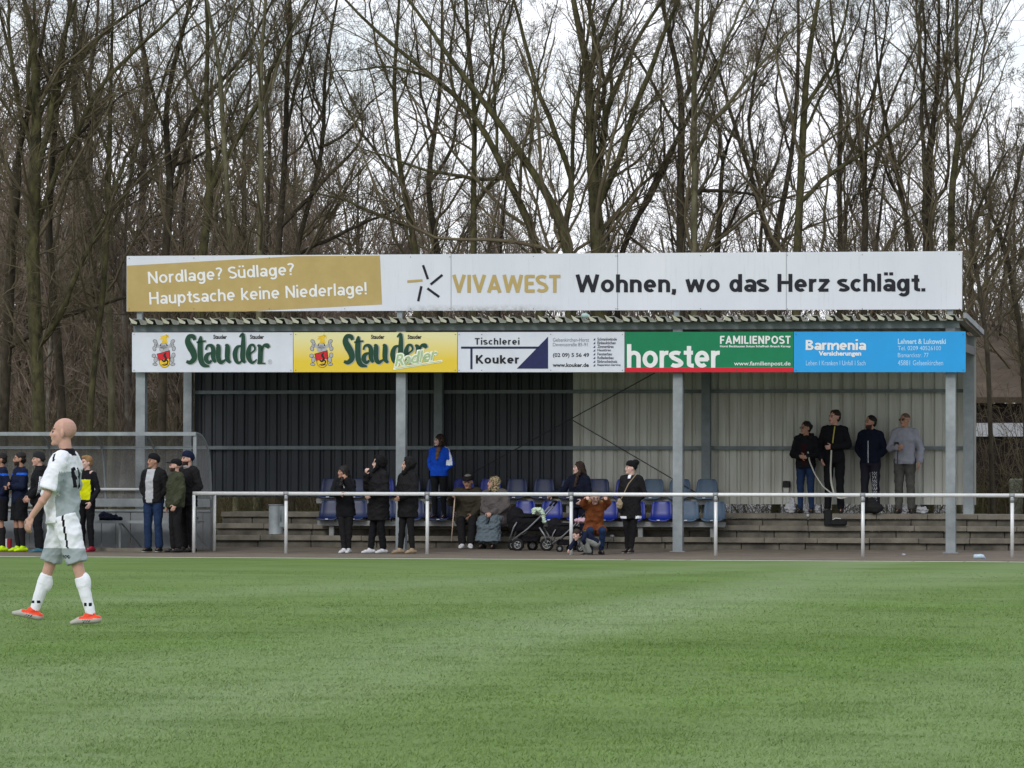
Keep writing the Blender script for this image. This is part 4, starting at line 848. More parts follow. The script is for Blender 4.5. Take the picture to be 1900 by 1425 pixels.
# ---- undergrowth and far wood
def thicket(name, label, px0, px1, va, vb, n, h, seed, m, r=.008):
    rs = np.random.RandomState(seed); T = Tubes()
    v = rs.uniform(va, vb, n); px = rs.uniform(px0, px1, n); st = np.array([(PU(a, b_), b_, -.06) for a, b_ in zip(px, v)])
    d = unit(np.c_[rs.normal(size=(n, 2)) * .35, np.ones(n)]); hh = h * rs.uniform(.4, 1.1, n); Q = np.empty((n, 8, 3)); Q[:, 0] = st
    for j in range(1, 8): d = unit(d + rs.normal(size=d.shape) * .16); Q[:, j] = Q[:, j - 1] + d * (hh / 7)[:, None]
    Rr = np.full((n, 1), r * 1.8) * np.linspace(1, .4, 8)[None] * rs.uniform(.6, 1.4, (n, 1))
    P2, R2 = grow(rs, Q, Rr, 7, .1, .4, .8, .1, 5, .25, .6); P3, R3 = grow(rs, P2, R2, 5, .1, .5, .8, .05, 4, .25, .7)
    T.add(Q, Rr, 4); T.add(P2, R2, 3); T.add(P3, np.maximum(R3, r * .45), 3)
    o = link_mesh(name, T.mesh(name, m), None, MW(0, 0, 0)); return tag(o, label, 'undergrowth', kind='stuff')
thicket('undergrowth', 'tangle of brown bare bushes on the wood floor behind the stand', -150, 1800, 12, 34, 1400, 4.2, 7, twig_m)
thicket('wood_edge_brush', 'low brush and brambles along the foot of the back wall', 200, 1800, 7.9, 10, 520, 1.6, 8, mat('green_brown_brush', '3E3E22', .95, .3, .5, col2='5E5A3A'), .006)
thicket('far_wood', 'mass of distant bare twigs filling the wood', -250, 780, 70, 110, 750, 13, 9, twig_p, .028)
thicket('far_wood', 'thinner distant twigs with sky showing through, on the right', 780, 2150, 70, 110, 520, 6.5, 19, twig_p, .026)

thicket('shed_brush', 'thin bare brush growing before the shed on the right', 1815, 2080, 10.2, 13.2, 75, 3.2, 12, twig_m, .007)
thicket('hedge_growth', 'olive-brown low growth along the shed wall', 1800, 2080, 12.0, 13.3, 260, 1.5, 13, MATS['green_brown_brush'], .01)
# ------------------------------------------------------------------ people
def V3(*a): return np.array(a, float)
def rotz(a): c, s_ = math.cos(a), math.sin(a); return np.array([[c, -s_, 0], [s_, c, 0], [0, 0, 1.]])
def rotx(a): c, s_ = math.cos(a), math.sin(a); return np.array([[1, 0, 0], [0, c, -s_], [0, s_, c]])
def roty(a): c, s_ = math.cos(a), math.sin(a); return np.array([[c, 0, s_], [0, 1, 0], [-s_, 0, c]])
class Blob(MB):
    """overlapping closed shapes, later fused into one continuous surface"""
    def cap(s, p, q, r0, r1, k=12):
        p = np.array(p, float); q = np.array(q, float); d = q - p; L = np.linalg.norm(d)
        if L < 1e-5: return s.ell(p, (r0, r0, r0))
        d /= L; n = 4; pts = []; rr = []
        for i in range(n + 1): a = math.pi / 2 * (1 - i / n); pts.append(p - d * r0 * math.sin(a)); rr.append(max(r0 * math.cos(a), .0008))
        for i in range(n + 1): a = math.pi / 2 * i / n; pts.append(q + d * r1 * math.sin(a)); rr.append(max(r1 * math.cos(a), .0008))
        return s.tube(pts, rr, k)
    def chain(s, pts, rr, k=12):
        for i in range(len(pts) - 1): s.cap(pts[i], pts[i + 1], rr[i], rr[i + 1], k)
        return s
    def cone(s, p, q, r0, r1, k=16):
        return s.tube([np.array(p, float), np.array(q, float)], [r0, r1], k)
    def el(s, c, r, M=None, nu=16, nv=10):
        k0 = len(s.v); s.ell((0, 0, 0), r, None, nu, nv)
        for i in range(k0, len(s.v)):
            p = np.array(s.v[i]); s.v[i] = tuple((M @ p if M is not None else p) + np.array(c, float))
        return s
    def rings(s, data, k=20, power=2.4):
        """data: (centre, rx, ry, xaxis, yaxis) rounded-rectangle rings"""
        R_ = []
        for c, rx, ry, xa, ya in data:
            ring = []
            for j in range(k):
                a = 2 * math.pi * j / k; ca, sa = math.cos(a), math.sin(a)
                ca = math.copysign(abs(ca) ** (2 / power), ca); sa = math.copysign(abs(sa) ** (2 / power), sa)
                ring.append(np.array(c) + np.array(xa) * rx * ca + np.array(ya) * ry * sa)
            R_.append(ring)
        return s.loft(R_)
    def fuse(s, name, mats, vox=.008, smooth=3, wr=0, wscale=9, seed=0, paint=None, M=None, floor=None):
        me = bpy.data.meshes.new(name); me.from_pydata([tuple(p) for p in s.v], [], s.f)
        import bmesh
        b = bmesh.new(); b.from_mesh(me); bmesh.ops.recalc_face_normals(b, faces=b.faces); b.to_mesh(me); b.free()
        o = bpy.data.objects.new('tmp', me); C.objects.link(o)
        r_ = o.modifiers.new('r', 'REMESH'); r_.mode = 'VOXEL'; r_.voxel_size = vox
        if smooth: q = o.modifiers.new('s', 'SMOOTH'); q.factor = .5; q.iterations = smooth
        dg = bpy.context.evaluated_depsgraph_get(); m2 = bpy.data.meshes.new_from_object(o.evaluated_get(dg))
        bpy.data.objects.remove(o); bpy.data.meshes.remove(me); m2.name = name
        n = len(m2.vertices); co = np.empty(n * 3); m2.vertices.foreach_get('co', co); co = co.reshape(-1, 3)
        if wr:
            no_ = np.empty(n * 3); m2.vertices.foreach_get('normal', no_); no_ = no_.reshape(-1, 3); rs = np.random.RandomState(seed + 17); h = np.zeros(n)
            for f_ in (1, 1.9, 3.3):
                for _ in range(4):
                    k_ = rs.normal(size=3) * wscale * f_; k_[2] *= 1.3; ph = rs.uniform(0, 6.3); h += (1 - np.abs(np.sin(co @ k_ + ph + 1.5 * np.sin(co @ (k_[[1, 2, 0]] * .6) + ph)))) / f_
            h = (h - h.mean()) / (h.std() + 1e-9); co = co + no_ * (h * wr)[:, None]
        if floor is not None: co[:, 2] = np.maximum(co[:, 2], floor)
        m2.vertices.foreach_set('co', co.ravel()); m2.materials.clear()
        for m_ in (mats if isinstance(mats, (list, tuple)) else [mats]): m2.materials.append(m_)
        if paint is not None:
            npoly = len(m2.polygons); cc = np.empty(npoly * 3); m2.polygons.foreach_get('center', cc); cc = cc.reshape(-1, 3)
            m2.polygons.foreach_set('material_index', paint(cc).astype(np.int32))
        else: m2.polygons.foreach_set('material_index', np.zeros(len(m2.polygons), np.int32))
        m2.polygons.foreach_set('use_smooth', np.ones(len(m2.polygons), bool)); m2.update(); return m2

def cloth(name, col, var=.12, rough=.85): return mat('cloth_' + name, col, rough, var, 14, .35, 120, spec=.15)
SK = {'fair': mat('skin_fair', 'BB9485', .55, .08, 20, spec=.3), 'mid': mat('skin_mid', 'A27C69', .55, .08, 20, spec=.3), 'pale': mat('skin_pale', 'C7A599', .55, .08, 20, spec=.3)}
eye_m = mat('eye_dark', '1A1513', .3); lip_m = mat('lip', '8A4A44', .5); brow_m = mat('brow_dark', '30231C', .8)
beard_m = mat('beard_brown', '33231B', .8, .2, 60); hair_k = mat('hair_black', '15110F', .6, .3, 40, .5, 90); hair_b = mat('hair_dark_brown', '2B1D15', .6, .3, 40, .5, 90); hair_l = mat('hair_blond', '8A6B48', .6, .3, 40, .5, 90); hair_t = mat('hair_brown_tips', '6B4F38', .6, .3, 40, .5, 90)
BASE = dict(pel=(0, 0, .95), chest=(0, .0, 1.27), neck=(0, .01, 1.47), head=(0, -.015, 1.62), shA=(-.158, .01, 1.405), shB=(.158, .01, 1.405), elA=(-.215, .03, 1.13), elB=(.215, .03, 1.13),
            wrA=(-.24, -.04, .88), wrB=(.24, -.04, .88), hipA=(-.09, 0, .92), hipB=(.09, 0, .92), knA=(-.10, -.02, .50), knB=(.10, -.02, .50), anA=(-.11, .02, .085), anB=(.11, .02, .085))
def nrm(a): return a / (np.linalg.norm(a) + 1e-9)
def add_hand(B, wr, el, s, side, curl=.35, palm=None, hdir=None):
    d = nrm(np.array(hdir, float)) if hdir is not None else nrm(wr - el)
    pn = np.array(palm if palm is not None else (-side * .9, .2, 0), float); pn = nrm(pn - d * (pn @ d)); lat = np.cross(d, pn)
    c = wr + d * .045 * s
    M = np.stack([lat, pn, d], 1); B.el(c, (.040 * s, .016 * s, .055 * s), M, 10, 8)
    B.cap(wr - d * .02 * s, wr + d * .02 * s, .024 * s, .026 * s, 8)
    for i, (o_, L) in enumerate(((-.030, .062), (-.010, .078), (.011, .074), (.031, .058))):
        p = wr + (d * .085 + lat * o_) * s; a = curl * (1 + .12 * i); dd = d; r = .0088
        for k, f in enumerate((.45, .32, .26)):
            an = a * (.6 + .5 * k); dd = nrm(dd * math.cos(an) + pn * math.sin(an)); q = p + dd * L * f * s; B.cap(p, q, r * s, (r - .0008) * s, 7); p = q; r -= .0008
    th = nrm(-lat * .75 + d * .6 + pn * .35); p = wr + (d * .03 - lat * .028) * s; q = p + th * .038 * s; B.cap(p, q, .0125 * s, .0105 * s, 7); B.cap(q, q + nrm(th * .6 + d * .6 + pn * .3) * .03 * s, .0105 * s, .009 * s, 7)
def person(label, px, v, zf, H, yaw, hyaw=0, pose={}, fit={}, hpitch=0, uv=None, group=None, base_m=None, vox=.0075, hroll=0):
    """yaw: where the body faces (0 = towards the pitch, -90 = to the left); joints in metres of a 1.75 m figure"""
    s = H / 1.75; J = {k: V3(*a) * s for k, a in BASE.items()}
    for k, a in pose.items():
        if k in J: J[k] = V3(*a) * s
    M = base_m if base_m is not None else MW(PU(px, v) if uv is None else uv[0], v if uv is None else uv[1], zf, TH * 0 + R(yaw) + TH)
    root = empty('person', M, label, 'person', group)
    fat = fit.get('fat', 1.0); sx_ = nrm(J['shB'] - J['shA']); hx = nrm(J['hipB'] - J['hipA']); skin = fit.get('skin', 'fair'); seed = abs(hash(label)) % 1000 if False else sum(map(ord, label)) % 1000
    up = nrm(J['neck'] - J['pel']); yb = nrm(np.cross(up, sx_)); yh = nrm(np.cross(nrm(J['chest'] - J['pel']), hx))
    HR = rotz(R(hyaw)) @ rotx(R(hpitch)) @ roty(R(hroll)); hc = J['head']; hs = s * fit.get('headscale', 1.05)
    def hp(*a): return hc + HR @ (V3(*a) * hs)
    # ---- body, one surface
    B = Blob()
    B.rings([(J['pel'] - up * .10 * s, .10 * s, .08 * s, hx, yh), (J['pel'], .145 * s, .10 * s * fat, hx, yh), (J['pel'] * .5 + J['chest'] * .5, .12 * s * fat, .09 * s * fat, sx_, yb), (J['chest'], .145 * s, .10 * s * fat, sx_, yb), (J['neck'] * .72 + J['chest'] * .28, .15 * s, .075 * s, sx_, yb), (J['neck'], .055 * s, .055 * s, sx_, yb)])
    B.cap(J['neck'] - up * .03 * s, hp(0, .015, -.05), .056 * s, .052 * hs)
    for S_, sd in (('A', -1), ('B', 1)):
        B.chain([J['neck'] * .3 + J['sh' + S_] * .7, J['sh' + S_], J['el' + S_], J['wr' + S_]], [.055 * s, .050 * s, .037 * s, .025 * s])
        m_ = (J['el' + S_] * .7 + J['wr' + S_] * .3); B.el(m_, (.040 * s,) * 3, None, 10, 8)
        h = fit.get('hand' + S_, {}); add_hand(B, J['wr' + S_], J['el' + S_], s, sd, h.get('curl', .4), h.get('palm'), h.get('dir'))
        B.chain([J['hip' + S_], J['kn' + S_], J['an' + S_]], [.078 * s, .050 * s, .034 * s]); cf = J['kn' + S_] * .68 + J['an' + S_] * .32
        back = nrm(np.cross(nrm(J['kn' + S_] - J['an' + S_]), V3(1, 0, 0))); B.el(cf + V3(0, .012, 0) * s, (.05 * s, .055 * s, .09 * s), None, 10, 8)
        fd = fit.get('foot' + S_, (-.12 if S_ == 'A' else .12, -1, 0)); fd = nrm(V3(*fd)); B.cap(J['an' + S_] + V3(0, 0, -.03) * s, J['an' + S_] + fd * .12 * s + V3(0, 0, -.05) * s, .035 * s, .025 * s)
    E = lambda c, r: B.el(hp(*c), tuple(np.array(r) * hs), HR)
    E((0, .018, .030), (.076, .095, .088)); E((0, -.018, -.018), (.064, .074, .086)); E((0, -.045, -.075), (.042, .040, .032)); B.cap(hp(-.008, -.072, -.090), hp(.008, -.072, -.090), .017 * hs, .017 * hs); E((0, -.064, -.045), (.032, .026, .034))
    B.cap(hp(0, -.084, .014), hp(0, -.097, -.020), .0075 * hs, .0115 * hs); B.cap(hp(-.012, -.092, -.025), hp(.012, -.092, -.025), .009 * hs, .009 * hs)
    B.cap(hp(-.036, -.072, .022), hp(.036, -.072, .022), .012 * hs, .012 * hs); B.cap(hp(-.018, -.081, -.052), hp(.018, -.081, -.052), .009 * hs, .009 * hs)
    B.cap(hp(-.045, -.052, -.018), hp(-.045, -.05, -.02), .02 * hs, .02 * hs); B.cap(hp(.045, -.052, -.018), hp(.045, -.05, -.02), .02 * hs, .02 * hs)
    for q in (-1, 1): E((q * .077, .012, -.008), (.012, .018, .031))
    beard = fit.get('beard', 0); shave = fit.get('stubble', 0)
    inv = HR.T
    def paint(c):
        l = (c - hc) @ inv.T / hs; x, y, z = l[:, 0], l[:, 1], l[:, 2]; idx = np.zeros(len(c)); near = (np.abs(x) < .1) & (np.abs(y) < .13) & (z > -.13)
        f = near & (y < -.055)
        if beard: idx[near & (y < -.0) & (z < -.042 + .25 * np.clip(y + .04, 0, 1)) & (z > -.125) & ~((np.abs(x) < .02) & (z > -.06) & (z < -.045))] = 3
        if shave: idx[near & (z > (-.03 if shave == 2 else .04)) & (y > (.012 if shave == 2 else -.06)) & (z < (.085 if shave == 2 else 1))] = 4
        idx[f & (np.abs(z + .052) < .008) & (np.abs(x) < .022)] = 2
        idx[f & (np.abs(np.abs(x) - .031) < .013) & (np.abs(z - .004) < .0065)] = 1
        idx[f & (np.abs(np.abs(x) - .033) < .018) & (np.abs(z - .027) < .0045)] = 3
        return idx
    hm = fit.get('haircol', hair_b)
    me = B.fuse('body', [SK[skin], eye_m, lip_m, beard_m if beard else brow_m, fit.get('shavecol', SK[skin])], vox, 2, paint=paint); link_mesh('body', me, root)
    # ---- clothes
    def put(Bl, name, m_, vox_=.011, wr=.003, smooth=3, paint_=None, ws=9, floor=None):
        return link_mesh(name, Bl.fuse(name, m_, vox_, smooth, wr * s, ws / s, seed, paint_, floor=floor), root)
    tp = fit.get('top')
    if tp:
        T_ = Blob(); th = tp.get('thick', .02) * s; hem = tp.get('hem', .88); fl = tp.get('flare', 1.0); belly = tp.get('belly', 0) * s
        drop = (J['pel'][2] / s - hem) * s; lowc = J['pel'] - up * drop if not tp.get('seated') else J['pel'] - up * .08 * s
        T_.rings([(lowc, (.155 * s * fl + th), (.105 * s * fat * fl + th), hx, yh), (lowc + (J['pel'] - lowc) * .7, (.158 * s * (fl + 1) / 2 + th), (.112 * s * fat * (fl + 1) / 2 + th), hx, yh),
                  (J['pel'] * .5 + J['chest'] * .5 - yb * belly * .5, .142 * s * fat + th, .105 * s * fat + th + belly * .5, sx_, yb), (J['chest'], .158 * s + th, .115 * s * fat + th, sx_, yb),
                  (J['neck'] * .62 + J['chest'] * .38, .152 * s + th * .6, .092 * s + th * .6, sx_, yb), (J['neck'] * .84 + J['chest'] * .16, .110 * s + th * .4, .078 * s + th * .4, sx_, yb), (J['neck'] * .96 + J['chest'] * .04, .075 * s + th * .3, .07 * s + th * .3, sx_, yb), (J['neck'] + up * tp.get('collar', .02) * s, .066 * s, .066 * s, sx_, yb)])
        for S_ in 'AB':
            sh, el, wr_ = J['sh' + S_], J['el' + S_], J['wr' + S_]
            if tp.get('sleeve', 'long') == 'long':
                T_.chain([J['neck'] * .35 + sh * .65, sh, el, wr_ - nrm(wr_ - el) * .01 * s], [.044 * s + th, .050 * s + th, .042 * s + th * .9, .034 * s + th * .8])
            else: T_.cap(J['neck'] * .35 + sh * .65, sh, .045 * s + th, .052 * s + th); T_.cone(sh, sh * .12 + el * .88, .062 * s + th, .068 * s + th)
            if tp.get('seated'): T_.cap(J['hip' + S_], J['hip' + S_] * .45 + J['kn' + S_] * .55, .095 * s + th, .085 * s + th)
        if tp.get('hooddown'): T_.el(J['neck'] + yb * .075 * s + up * .0 * s, (.10 * s, .055 * s, .06 * s)); T_.chain([J['neck'] + (-sx_ * .07 - yb * .03) * s, J['neck'] + yb * .06 * s + up * .02 * s, J['neck'] + (sx_ * .07 - yb * .03) * s], [.03 * s, .04 * s, .03 * s])
        put(T_, tp.get('name', 'jacket'), tp['m'], .010, tp.get('wr', .0045), 3, tp.get('paint'), tp.get('ws', 9))
    bt = fit.get('bottom')
    if bt:
        T_ = Blob(); th = bt.get('thick', .010) * s
        if not bt.get('skirt'):
            T_.rings([(J['pel'] + nrm(J['chest'] - J['pel']) * .07 * s, .142 * s + th, .1 * s * fat + th, hx, yh), (J['pel'] - up * .04 * s, .16 * s + th, .115 * s * fat + th, hx, yh), (J['pel'] - up * .10 * s, .12 * s + th, .09 * s + th, hx, yh)])
            for S_ in 'AB':
                if bt.get('short'): T_.cone(J['hip' + S_] * .9 + J['pel'] * .1, J['hip' + S_] * .10 + J['kn' + S_] * .90, .098 * s + th, (.094 if not bt.get('slimshort') else .080) * s + th)
                else:
                    an = J['an' + S_]; kn = J['kn' + S_]; T_.chain([J['hip' + S_], kn, an * .92 + kn * .08], [.090 * s + th, .058 * s + th, (.040 if bt.get('slim') else .052) * s + th]); T_.el(kn * .66 + an * .34 + V3(0, .012, 0) * s, (.056 * s + th * .7,) * 2 + (.1 * s,))
        else:
            kn = (J['knA'] + J['knB']) / 2; an = (J['anA'] + J['anB']) / 2; pe = J['pel']
            T_.rings([(pe + V3(0, 0, .05) * s, .16 * s, .13 * s, hx, V3(0, 1, 0)), (pe + V3(0, -.05, .0) * s, .19 * s, .17 * s, hx, V3(0, 1, 0)), (pe * .4 + kn * .6 + V3(0, 0, .02) * s, .21 * s, .19 * s, hx, nrm(V3(0, 1, .6))), (kn + V3(0, -.03, .0) * s, .23 * s, .16 * s, hx, nrm(V3(0, 1, .8))), (kn * .6 + an * .4 + V3(0, .02, 0) * s, .22 * s, .15 * s, hx, V3(0, 1, 0)), (an + V3(0, .0, .05) * s, .25 * s, .17 * s, hx, V3(0, 1, 0))])
            for S_ in 'AB': T_.chain([J['hip' + S_], J['kn' + S_] + V3(0, -.01, .005) * s, J['an' + S_] * .8 + J['kn' + S_] * .2], [.12 * s, .095 * s, .10 * s])
        put(T_, bt.get('name', 'trousers'), bt['m'], .010, bt.get('wr', .003), 3, bt.get('paint'), bt.get('ws', 9))
    sk_ = fit.get('socks')
    if sk_:
        for S_ in 'AB':
            T_ = Blob(); an, kn = J['an' + S_], J['kn' + S_]; T_.cone(kn * .80 + an * .20, kn * .6 + an * .4, .056 * s, .061 * s); T_.chain([kn * .6 + an * .4, an], [.058 * s, .041 * s]); T_.el(kn * .66 + an * .34 + V3(0, .014, 0) * s, (.056 * s, .061 * s, .10 * s)); put(T_, 'sock', sk_, .006, .001, 2, fit.get('sockpaint'))
    for S_, sd in (('A', -1), ('B', 1)):
        sh = fit.get('shoes')
        if not sh: break
        T_ = Blob(); an = J['an' + S_]; fd = nrm(V3(*fit.get('foot' + S_, (sd * .14, -1, 0)))); fu_ = nrm(np.cross(np.cross(fd, V3(0, 0, 1)), fd)); lt = np.cross(fd, fu_)
        lo_ = an - fu_ * .062 * s
        for a, b_, r1, r2, w_ in ((-.055, .0, .036, .036, 1.0), (.0, .10, .036, .034, 1.15), (.10, .168, .032, .018, 1.15)):
            for q in (-.012, .012): T_.cap(lo_ + fd * a * s + fu_ * (r1 - .022) * s + lt * q * w_ * s, lo_ + fd * b_ * s + fu_ * (r2 - .022) * s + lt * q * w_ * s, r1 * s, r2 * s)
        T_.cap(an, an + fd * .02 * s - fu_ * .02 * s, .042 * s, .045 * s)
        fl = None
        ms = sh if isinstance(sh, (list, tuple)) else [sh]; pf = None
        if len(ms) > 1:
            sp = fit.get('shoepaint')
            def pf(c, lo_=lo_, fd=fd, fu_=fu_, sp=sp):
                h = (c - lo_) @ fu_ / s; a = (c - lo_) @ fd / s; return sp(a, h) if sp else (h < -.008).astype(int)
        put(T_, 'shoe', ms, .007, .0006, 2, pf)
    # ---- head wear and hair
    for hk in fit.get('hair', []):
        kind, m_ = hk[0], hk[1]; T_ = Blob(); vx = .008; wr = .0015; nm = 'hair'
        E2 = lambda c, r, MM=None: T_.el(hp(*c), tuple(np.array(r) * hs), HR if MM is None else HR @ MM)
        if kind == 'short': E2((0, .026, .048), (.082, .095, .083)); E2((0, .05, -.005), (.074, .065, .075)); wr = .003
        if kind == 'tuft': E2((0, -.02, .10), (.066, .07, .04)); wr = .006
        if kind == 'long':
            E2((0, .026, .045), (.086, .100, .088)); E2((0, .06, -.04), (.085, .060, .12))
            for q in (-1, 1): T_.chain([hp(q * .066, -.02, .04), hp(q * .083, .01, -.05), hp(q * .095, -.045, -.15), hp(q * .09, -.085, -.26 - (hk[2] if len(hk) > 2 else 0))], [.025 * hs, .032 * hs, .04 * hs, .03 * hs])
            T_.chain([hp(0, .09, 0), hp(0, .10, -.12), hp(0, .11, -.26)], [.05 * hs, .065 * hs, .05 * hs]); wr = .004
        if kind == 'bun': E2((0, .026, .048), (.082, .097, .085)); E2((0, .12, .03), (.045, .04, .045)); E2((0, .05, -.01), (.078, .06, .07)); wr = .003
        if kind == 'beanie':
            nm = 'beanie'; k_ = [(.022, .086, .104), (.05, .090, .108), (.09, .082, .098), (.125, .055, .068), (.142, .02, .026)]
            T_.rings([(hp(0, .016 + .12 * max(0, z - .05), z), a * hs, b_ * hs, HR @ V3(1, 0, 0), HR @ V3(0, 1, -.25)) for z, a, b_ in k_], 24, 2.0); E2((0, .055, .03), (.082, .07, .07))
            if len(hk) > 2: E2((0, .09, .10), (.07, .07, .06))
        if kind in ('cap', 'flatcap'):
            nm = 'cap'; E2((0, .02, .062), (.086, .104, .068) if kind == 'cap' else (.098, .120, .052)); MM = rotx(R(-8)); E2((0, -.105, .050), (.065, .065, .010) if kind == 'cap' else (.07, .045, .014), MM)
            if kind == 'cap': E2((0, .04, .03), (.084, .085, .05))
        if kind == 'hood':
            nm = 'hood'; E2((0, .045, .025), (.108, .118, .125)); T_.chain([hp(-.085, -.015, .05), hp(0, -.03, .125), hp(.085, -.015, .05)], [.028 * hs] * 3); T_.chain([hp(-.085, -.015, .05), hp(-.088, -.03, -.06), hp(0, -.06, -.13), hp(.088, -.03, -.06), hp(.085, -.015, .05)], [.028 * hs, .03 * hs, .045 * hs, .03 * hs, .028 * hs]); E2((0, .05, -.13), (.11, .09, .06)); wr = .004
        if kind == 'headscarf':
            nm = 'headscarf'; E2((0, .032, .035), (.090, .108, .100)); T_.chain([hp(-.075, -.035, .05), hp(-.08, -.04, -.04), hp(0, -.07, -.115), hp(.08, -.04, -.04), hp(.075, -.035, .05), hp(0, -.055, .105), hp(-.075, -.035, .05)], [.02 * hs] * 7); E2((0, .05, -.10), (.095, .085, .075)); wr = .004
        if kind == 'scarf': nm = 'scarf'; T_.chain([J['neck'] + (-sx_ * .06) * s, J['neck'] - yb * .07 * s + up * .01 * s, J['neck'] + sx_ * .06 * s, J['neck'] + yb * .06 * s + up * .02 * s, J['neck'] - sx_ * .06 * s], [.04 * s] * 5); wr = .004
        if kind == 'furtrim': nm = 'fur_trim'; T_.chain([J['neck'] + (-sx_ * .11 - yb * .04 - up * .03) * s, J['neck'] + (-sx_ * .12 + yb * .05 + up * .02) * s, J['neck'] + (yb * .12 + up * .03) * s, J['neck'] + (sx_ * .12 + yb * .05 + up * .02) * s, J['neck'] + (sx_ * .11 - yb * .04 - up * .03) * s], [.03 * s, .04 * s, .045 * s, .04 * s, .03 * s]); wr = .008
        if kind == 'glasses':
            nm = 'glasses'; G_ = MB()
            for q in (-1, 1): G_.tube([hp(q * .032 + .018 * math.cos(a), -.094, .004 + .014 * math.sin(a)) for a in np.linspace(0, 2 * math.pi, 11)], .003 * hs, 5); G_.tube([hp(q * .05, -.09, .008), hp(q * .08, .0, .008)], .0025 * hs, 5)
            if len(hk) > 2: [G_.ell(hp(q * .032, -.096, .004), (.018 * hs, .006 * hs, .014 * hs)) for q in (-1, 1)]
            G_.build(nm, m_, root); continue
        mm = m_; pf = hk[3] if len(hk) > 3 else None
        put(T_, nm, mm, vx, wr, 2, pf, 14)
    return root, J, s
# ------------------------------------------------------------------ who is there
c_blk = cloth('black', '15161A'); c_blk2 = cloth('soft_black', '1B1B1D'); c_nav = cloth('navy', '141C33'); c_navd = cloth('dark_navy', '0F1424'); c_jean = cloth('blue_denim', '1F304E', .25); c_olive = cloth('olive', '3B3F30'); c_grt = cloth('light_grey_knit', 'A9ACB0')
c_white = cloth('white_jersey', 'E2E6EF', .03); c_greyk = cloth('grey_jersey', '98A3A8', .05); c_neon = cloth('neon_yellow', 'C9CF14', .05); c_roy = cloth('royal_blue', '1246B4', .12); c_gre = cloth('dark_green_brown', '37332A'); c_coat = cloth('taupe_grey', '5C5757', .15)
c_skirt = cloth('blue_grey_skirt', '5E6A72', .12); c_rust = cloth('rust_brown', '6E3E22', .2); c_hood = cloth('grey_marl', '858893', .08); c_gtr = cloth('washed_grey_trousers', '4A4A47', .3); c_khaki = cloth('grey_joggers', '7C7F7C', .1)
c_scarf = cloth('leopard_scarf', '8B7F66', .1)
m = MATS['cloth_leopard_scarf']; rr_ = [n for n in m.node_tree.nodes if n.type == 'VALTORGB'][0]; rr_.color_ramp.elements[0].color = lin('2E261F'); rr_.color_ramp.elements[1].color = lin('B3A582'); rr_.color_ramp.elements[0].position = .42; rr_.color_ramp.elements[1].position = .56
[n for n in m.node_tree.nodes if n.type == 'TEX_NOISE'][0].inputs['Scale'].default_value = 45
sh_k = mat('shoe_black', '141416', .5); sh_w = mat('shoe_white', 'C4C6CA', .5, .08, 20); sh_t = mat('shoe_tan', '94826C', .7, .1); sh_n = mat('boot_neon', 'B9DC10', .4); sh_r = mat('boot_crimson', '8A1730', .5); sh_teal = mat('shoe_teal', '2A5A6B', .5, .3, 20); sole_w = mat('sole_white', 'CFCFCB', .6)
sh_o = mat('boot_orange', 'E0401C', .45); sh_g = mat('boot_grey', 'A9A8A2', .45, .08)
def yawp(px, vv): return px
def sleeves_fwd(**k): return k
HIPH = dict(elA=(-.245, .06, 1.14), elB=(.245, .06, 1.14), wrA=(-.15, -.02, 1.02), wrB=(.15, -.02, 1.02))       # hands in jacket pockets
CROSS = dict(elA=(-.24, -.05, 1.14), elB=(.24, -.05, 1.14), wrA=(.02, -.22, 1.17), wrB=(-.02, -.2, 1.12))
DOWN = {}
gd = 'men standing in front of the dugout'; gr = 'spectators standing behind the barrier'; gt = 'spectators standing on the top step'; gs = 'spectators sitting on the lower seats'
def stripe(a, lo_, hi_): return None
def tpaint(*conds):
    def f(c):
        i = np.zeros(len(c))
        for k, cond in conds: i[cond(c[:, 0], c[:, 1], c[:, 2])] = k
        return i
    return f
# --- the player, close on the pitch
gp = GP(117, 1160); UV = gp
Mpl = MW(gp[0], gp[1], 0, TH + R(-97))
kit_k = cloth('kit_black', '14151C')
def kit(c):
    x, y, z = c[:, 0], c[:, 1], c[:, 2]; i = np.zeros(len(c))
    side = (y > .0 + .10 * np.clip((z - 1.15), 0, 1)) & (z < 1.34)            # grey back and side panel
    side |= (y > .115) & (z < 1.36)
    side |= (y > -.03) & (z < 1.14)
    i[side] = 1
    i[(np.hypot(x, y - .03) < .092) & (z > 1.485)] = 2                     # collar
    i[(x < .17) & (y < -.085) & (z > 1.26) & (z < 1.36)] = 2        # chest band
    i[(np.abs(y + .03) < .010) & (z > 1.43) & (z < 1.50) & (x > .08)] = 2
    i[(z > 1.095) & (z < 1.16) & (x > .2) & (np.abs(y + .075 - (1.2 - z) * .3) < .009)] = 2
    i[(y > .075) & (z > 1.20) & (z < 1.38) & (np.abs(x - .03) < .085) & ~((np.abs(x - .03) < .035) & (np.abs(np.abs(z - 1.29) - .04) < .022)) & ~(np.abs(x - .03) < .012)] = 2
    return i
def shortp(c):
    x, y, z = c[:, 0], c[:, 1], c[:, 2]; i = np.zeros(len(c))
    i[z < .675] = 1; i[(np.abs(y - .035 - (.95 - z) * .17) < .010) & (x > .06) & (z > .675)] = 2; i[(z > .585) & (z < .612) & (x > .1) & (np.abs(y - .06) < .05) & (np.sin(y * 230) * np.sin(z * 330 + 1) > -.35)] = 2; return i
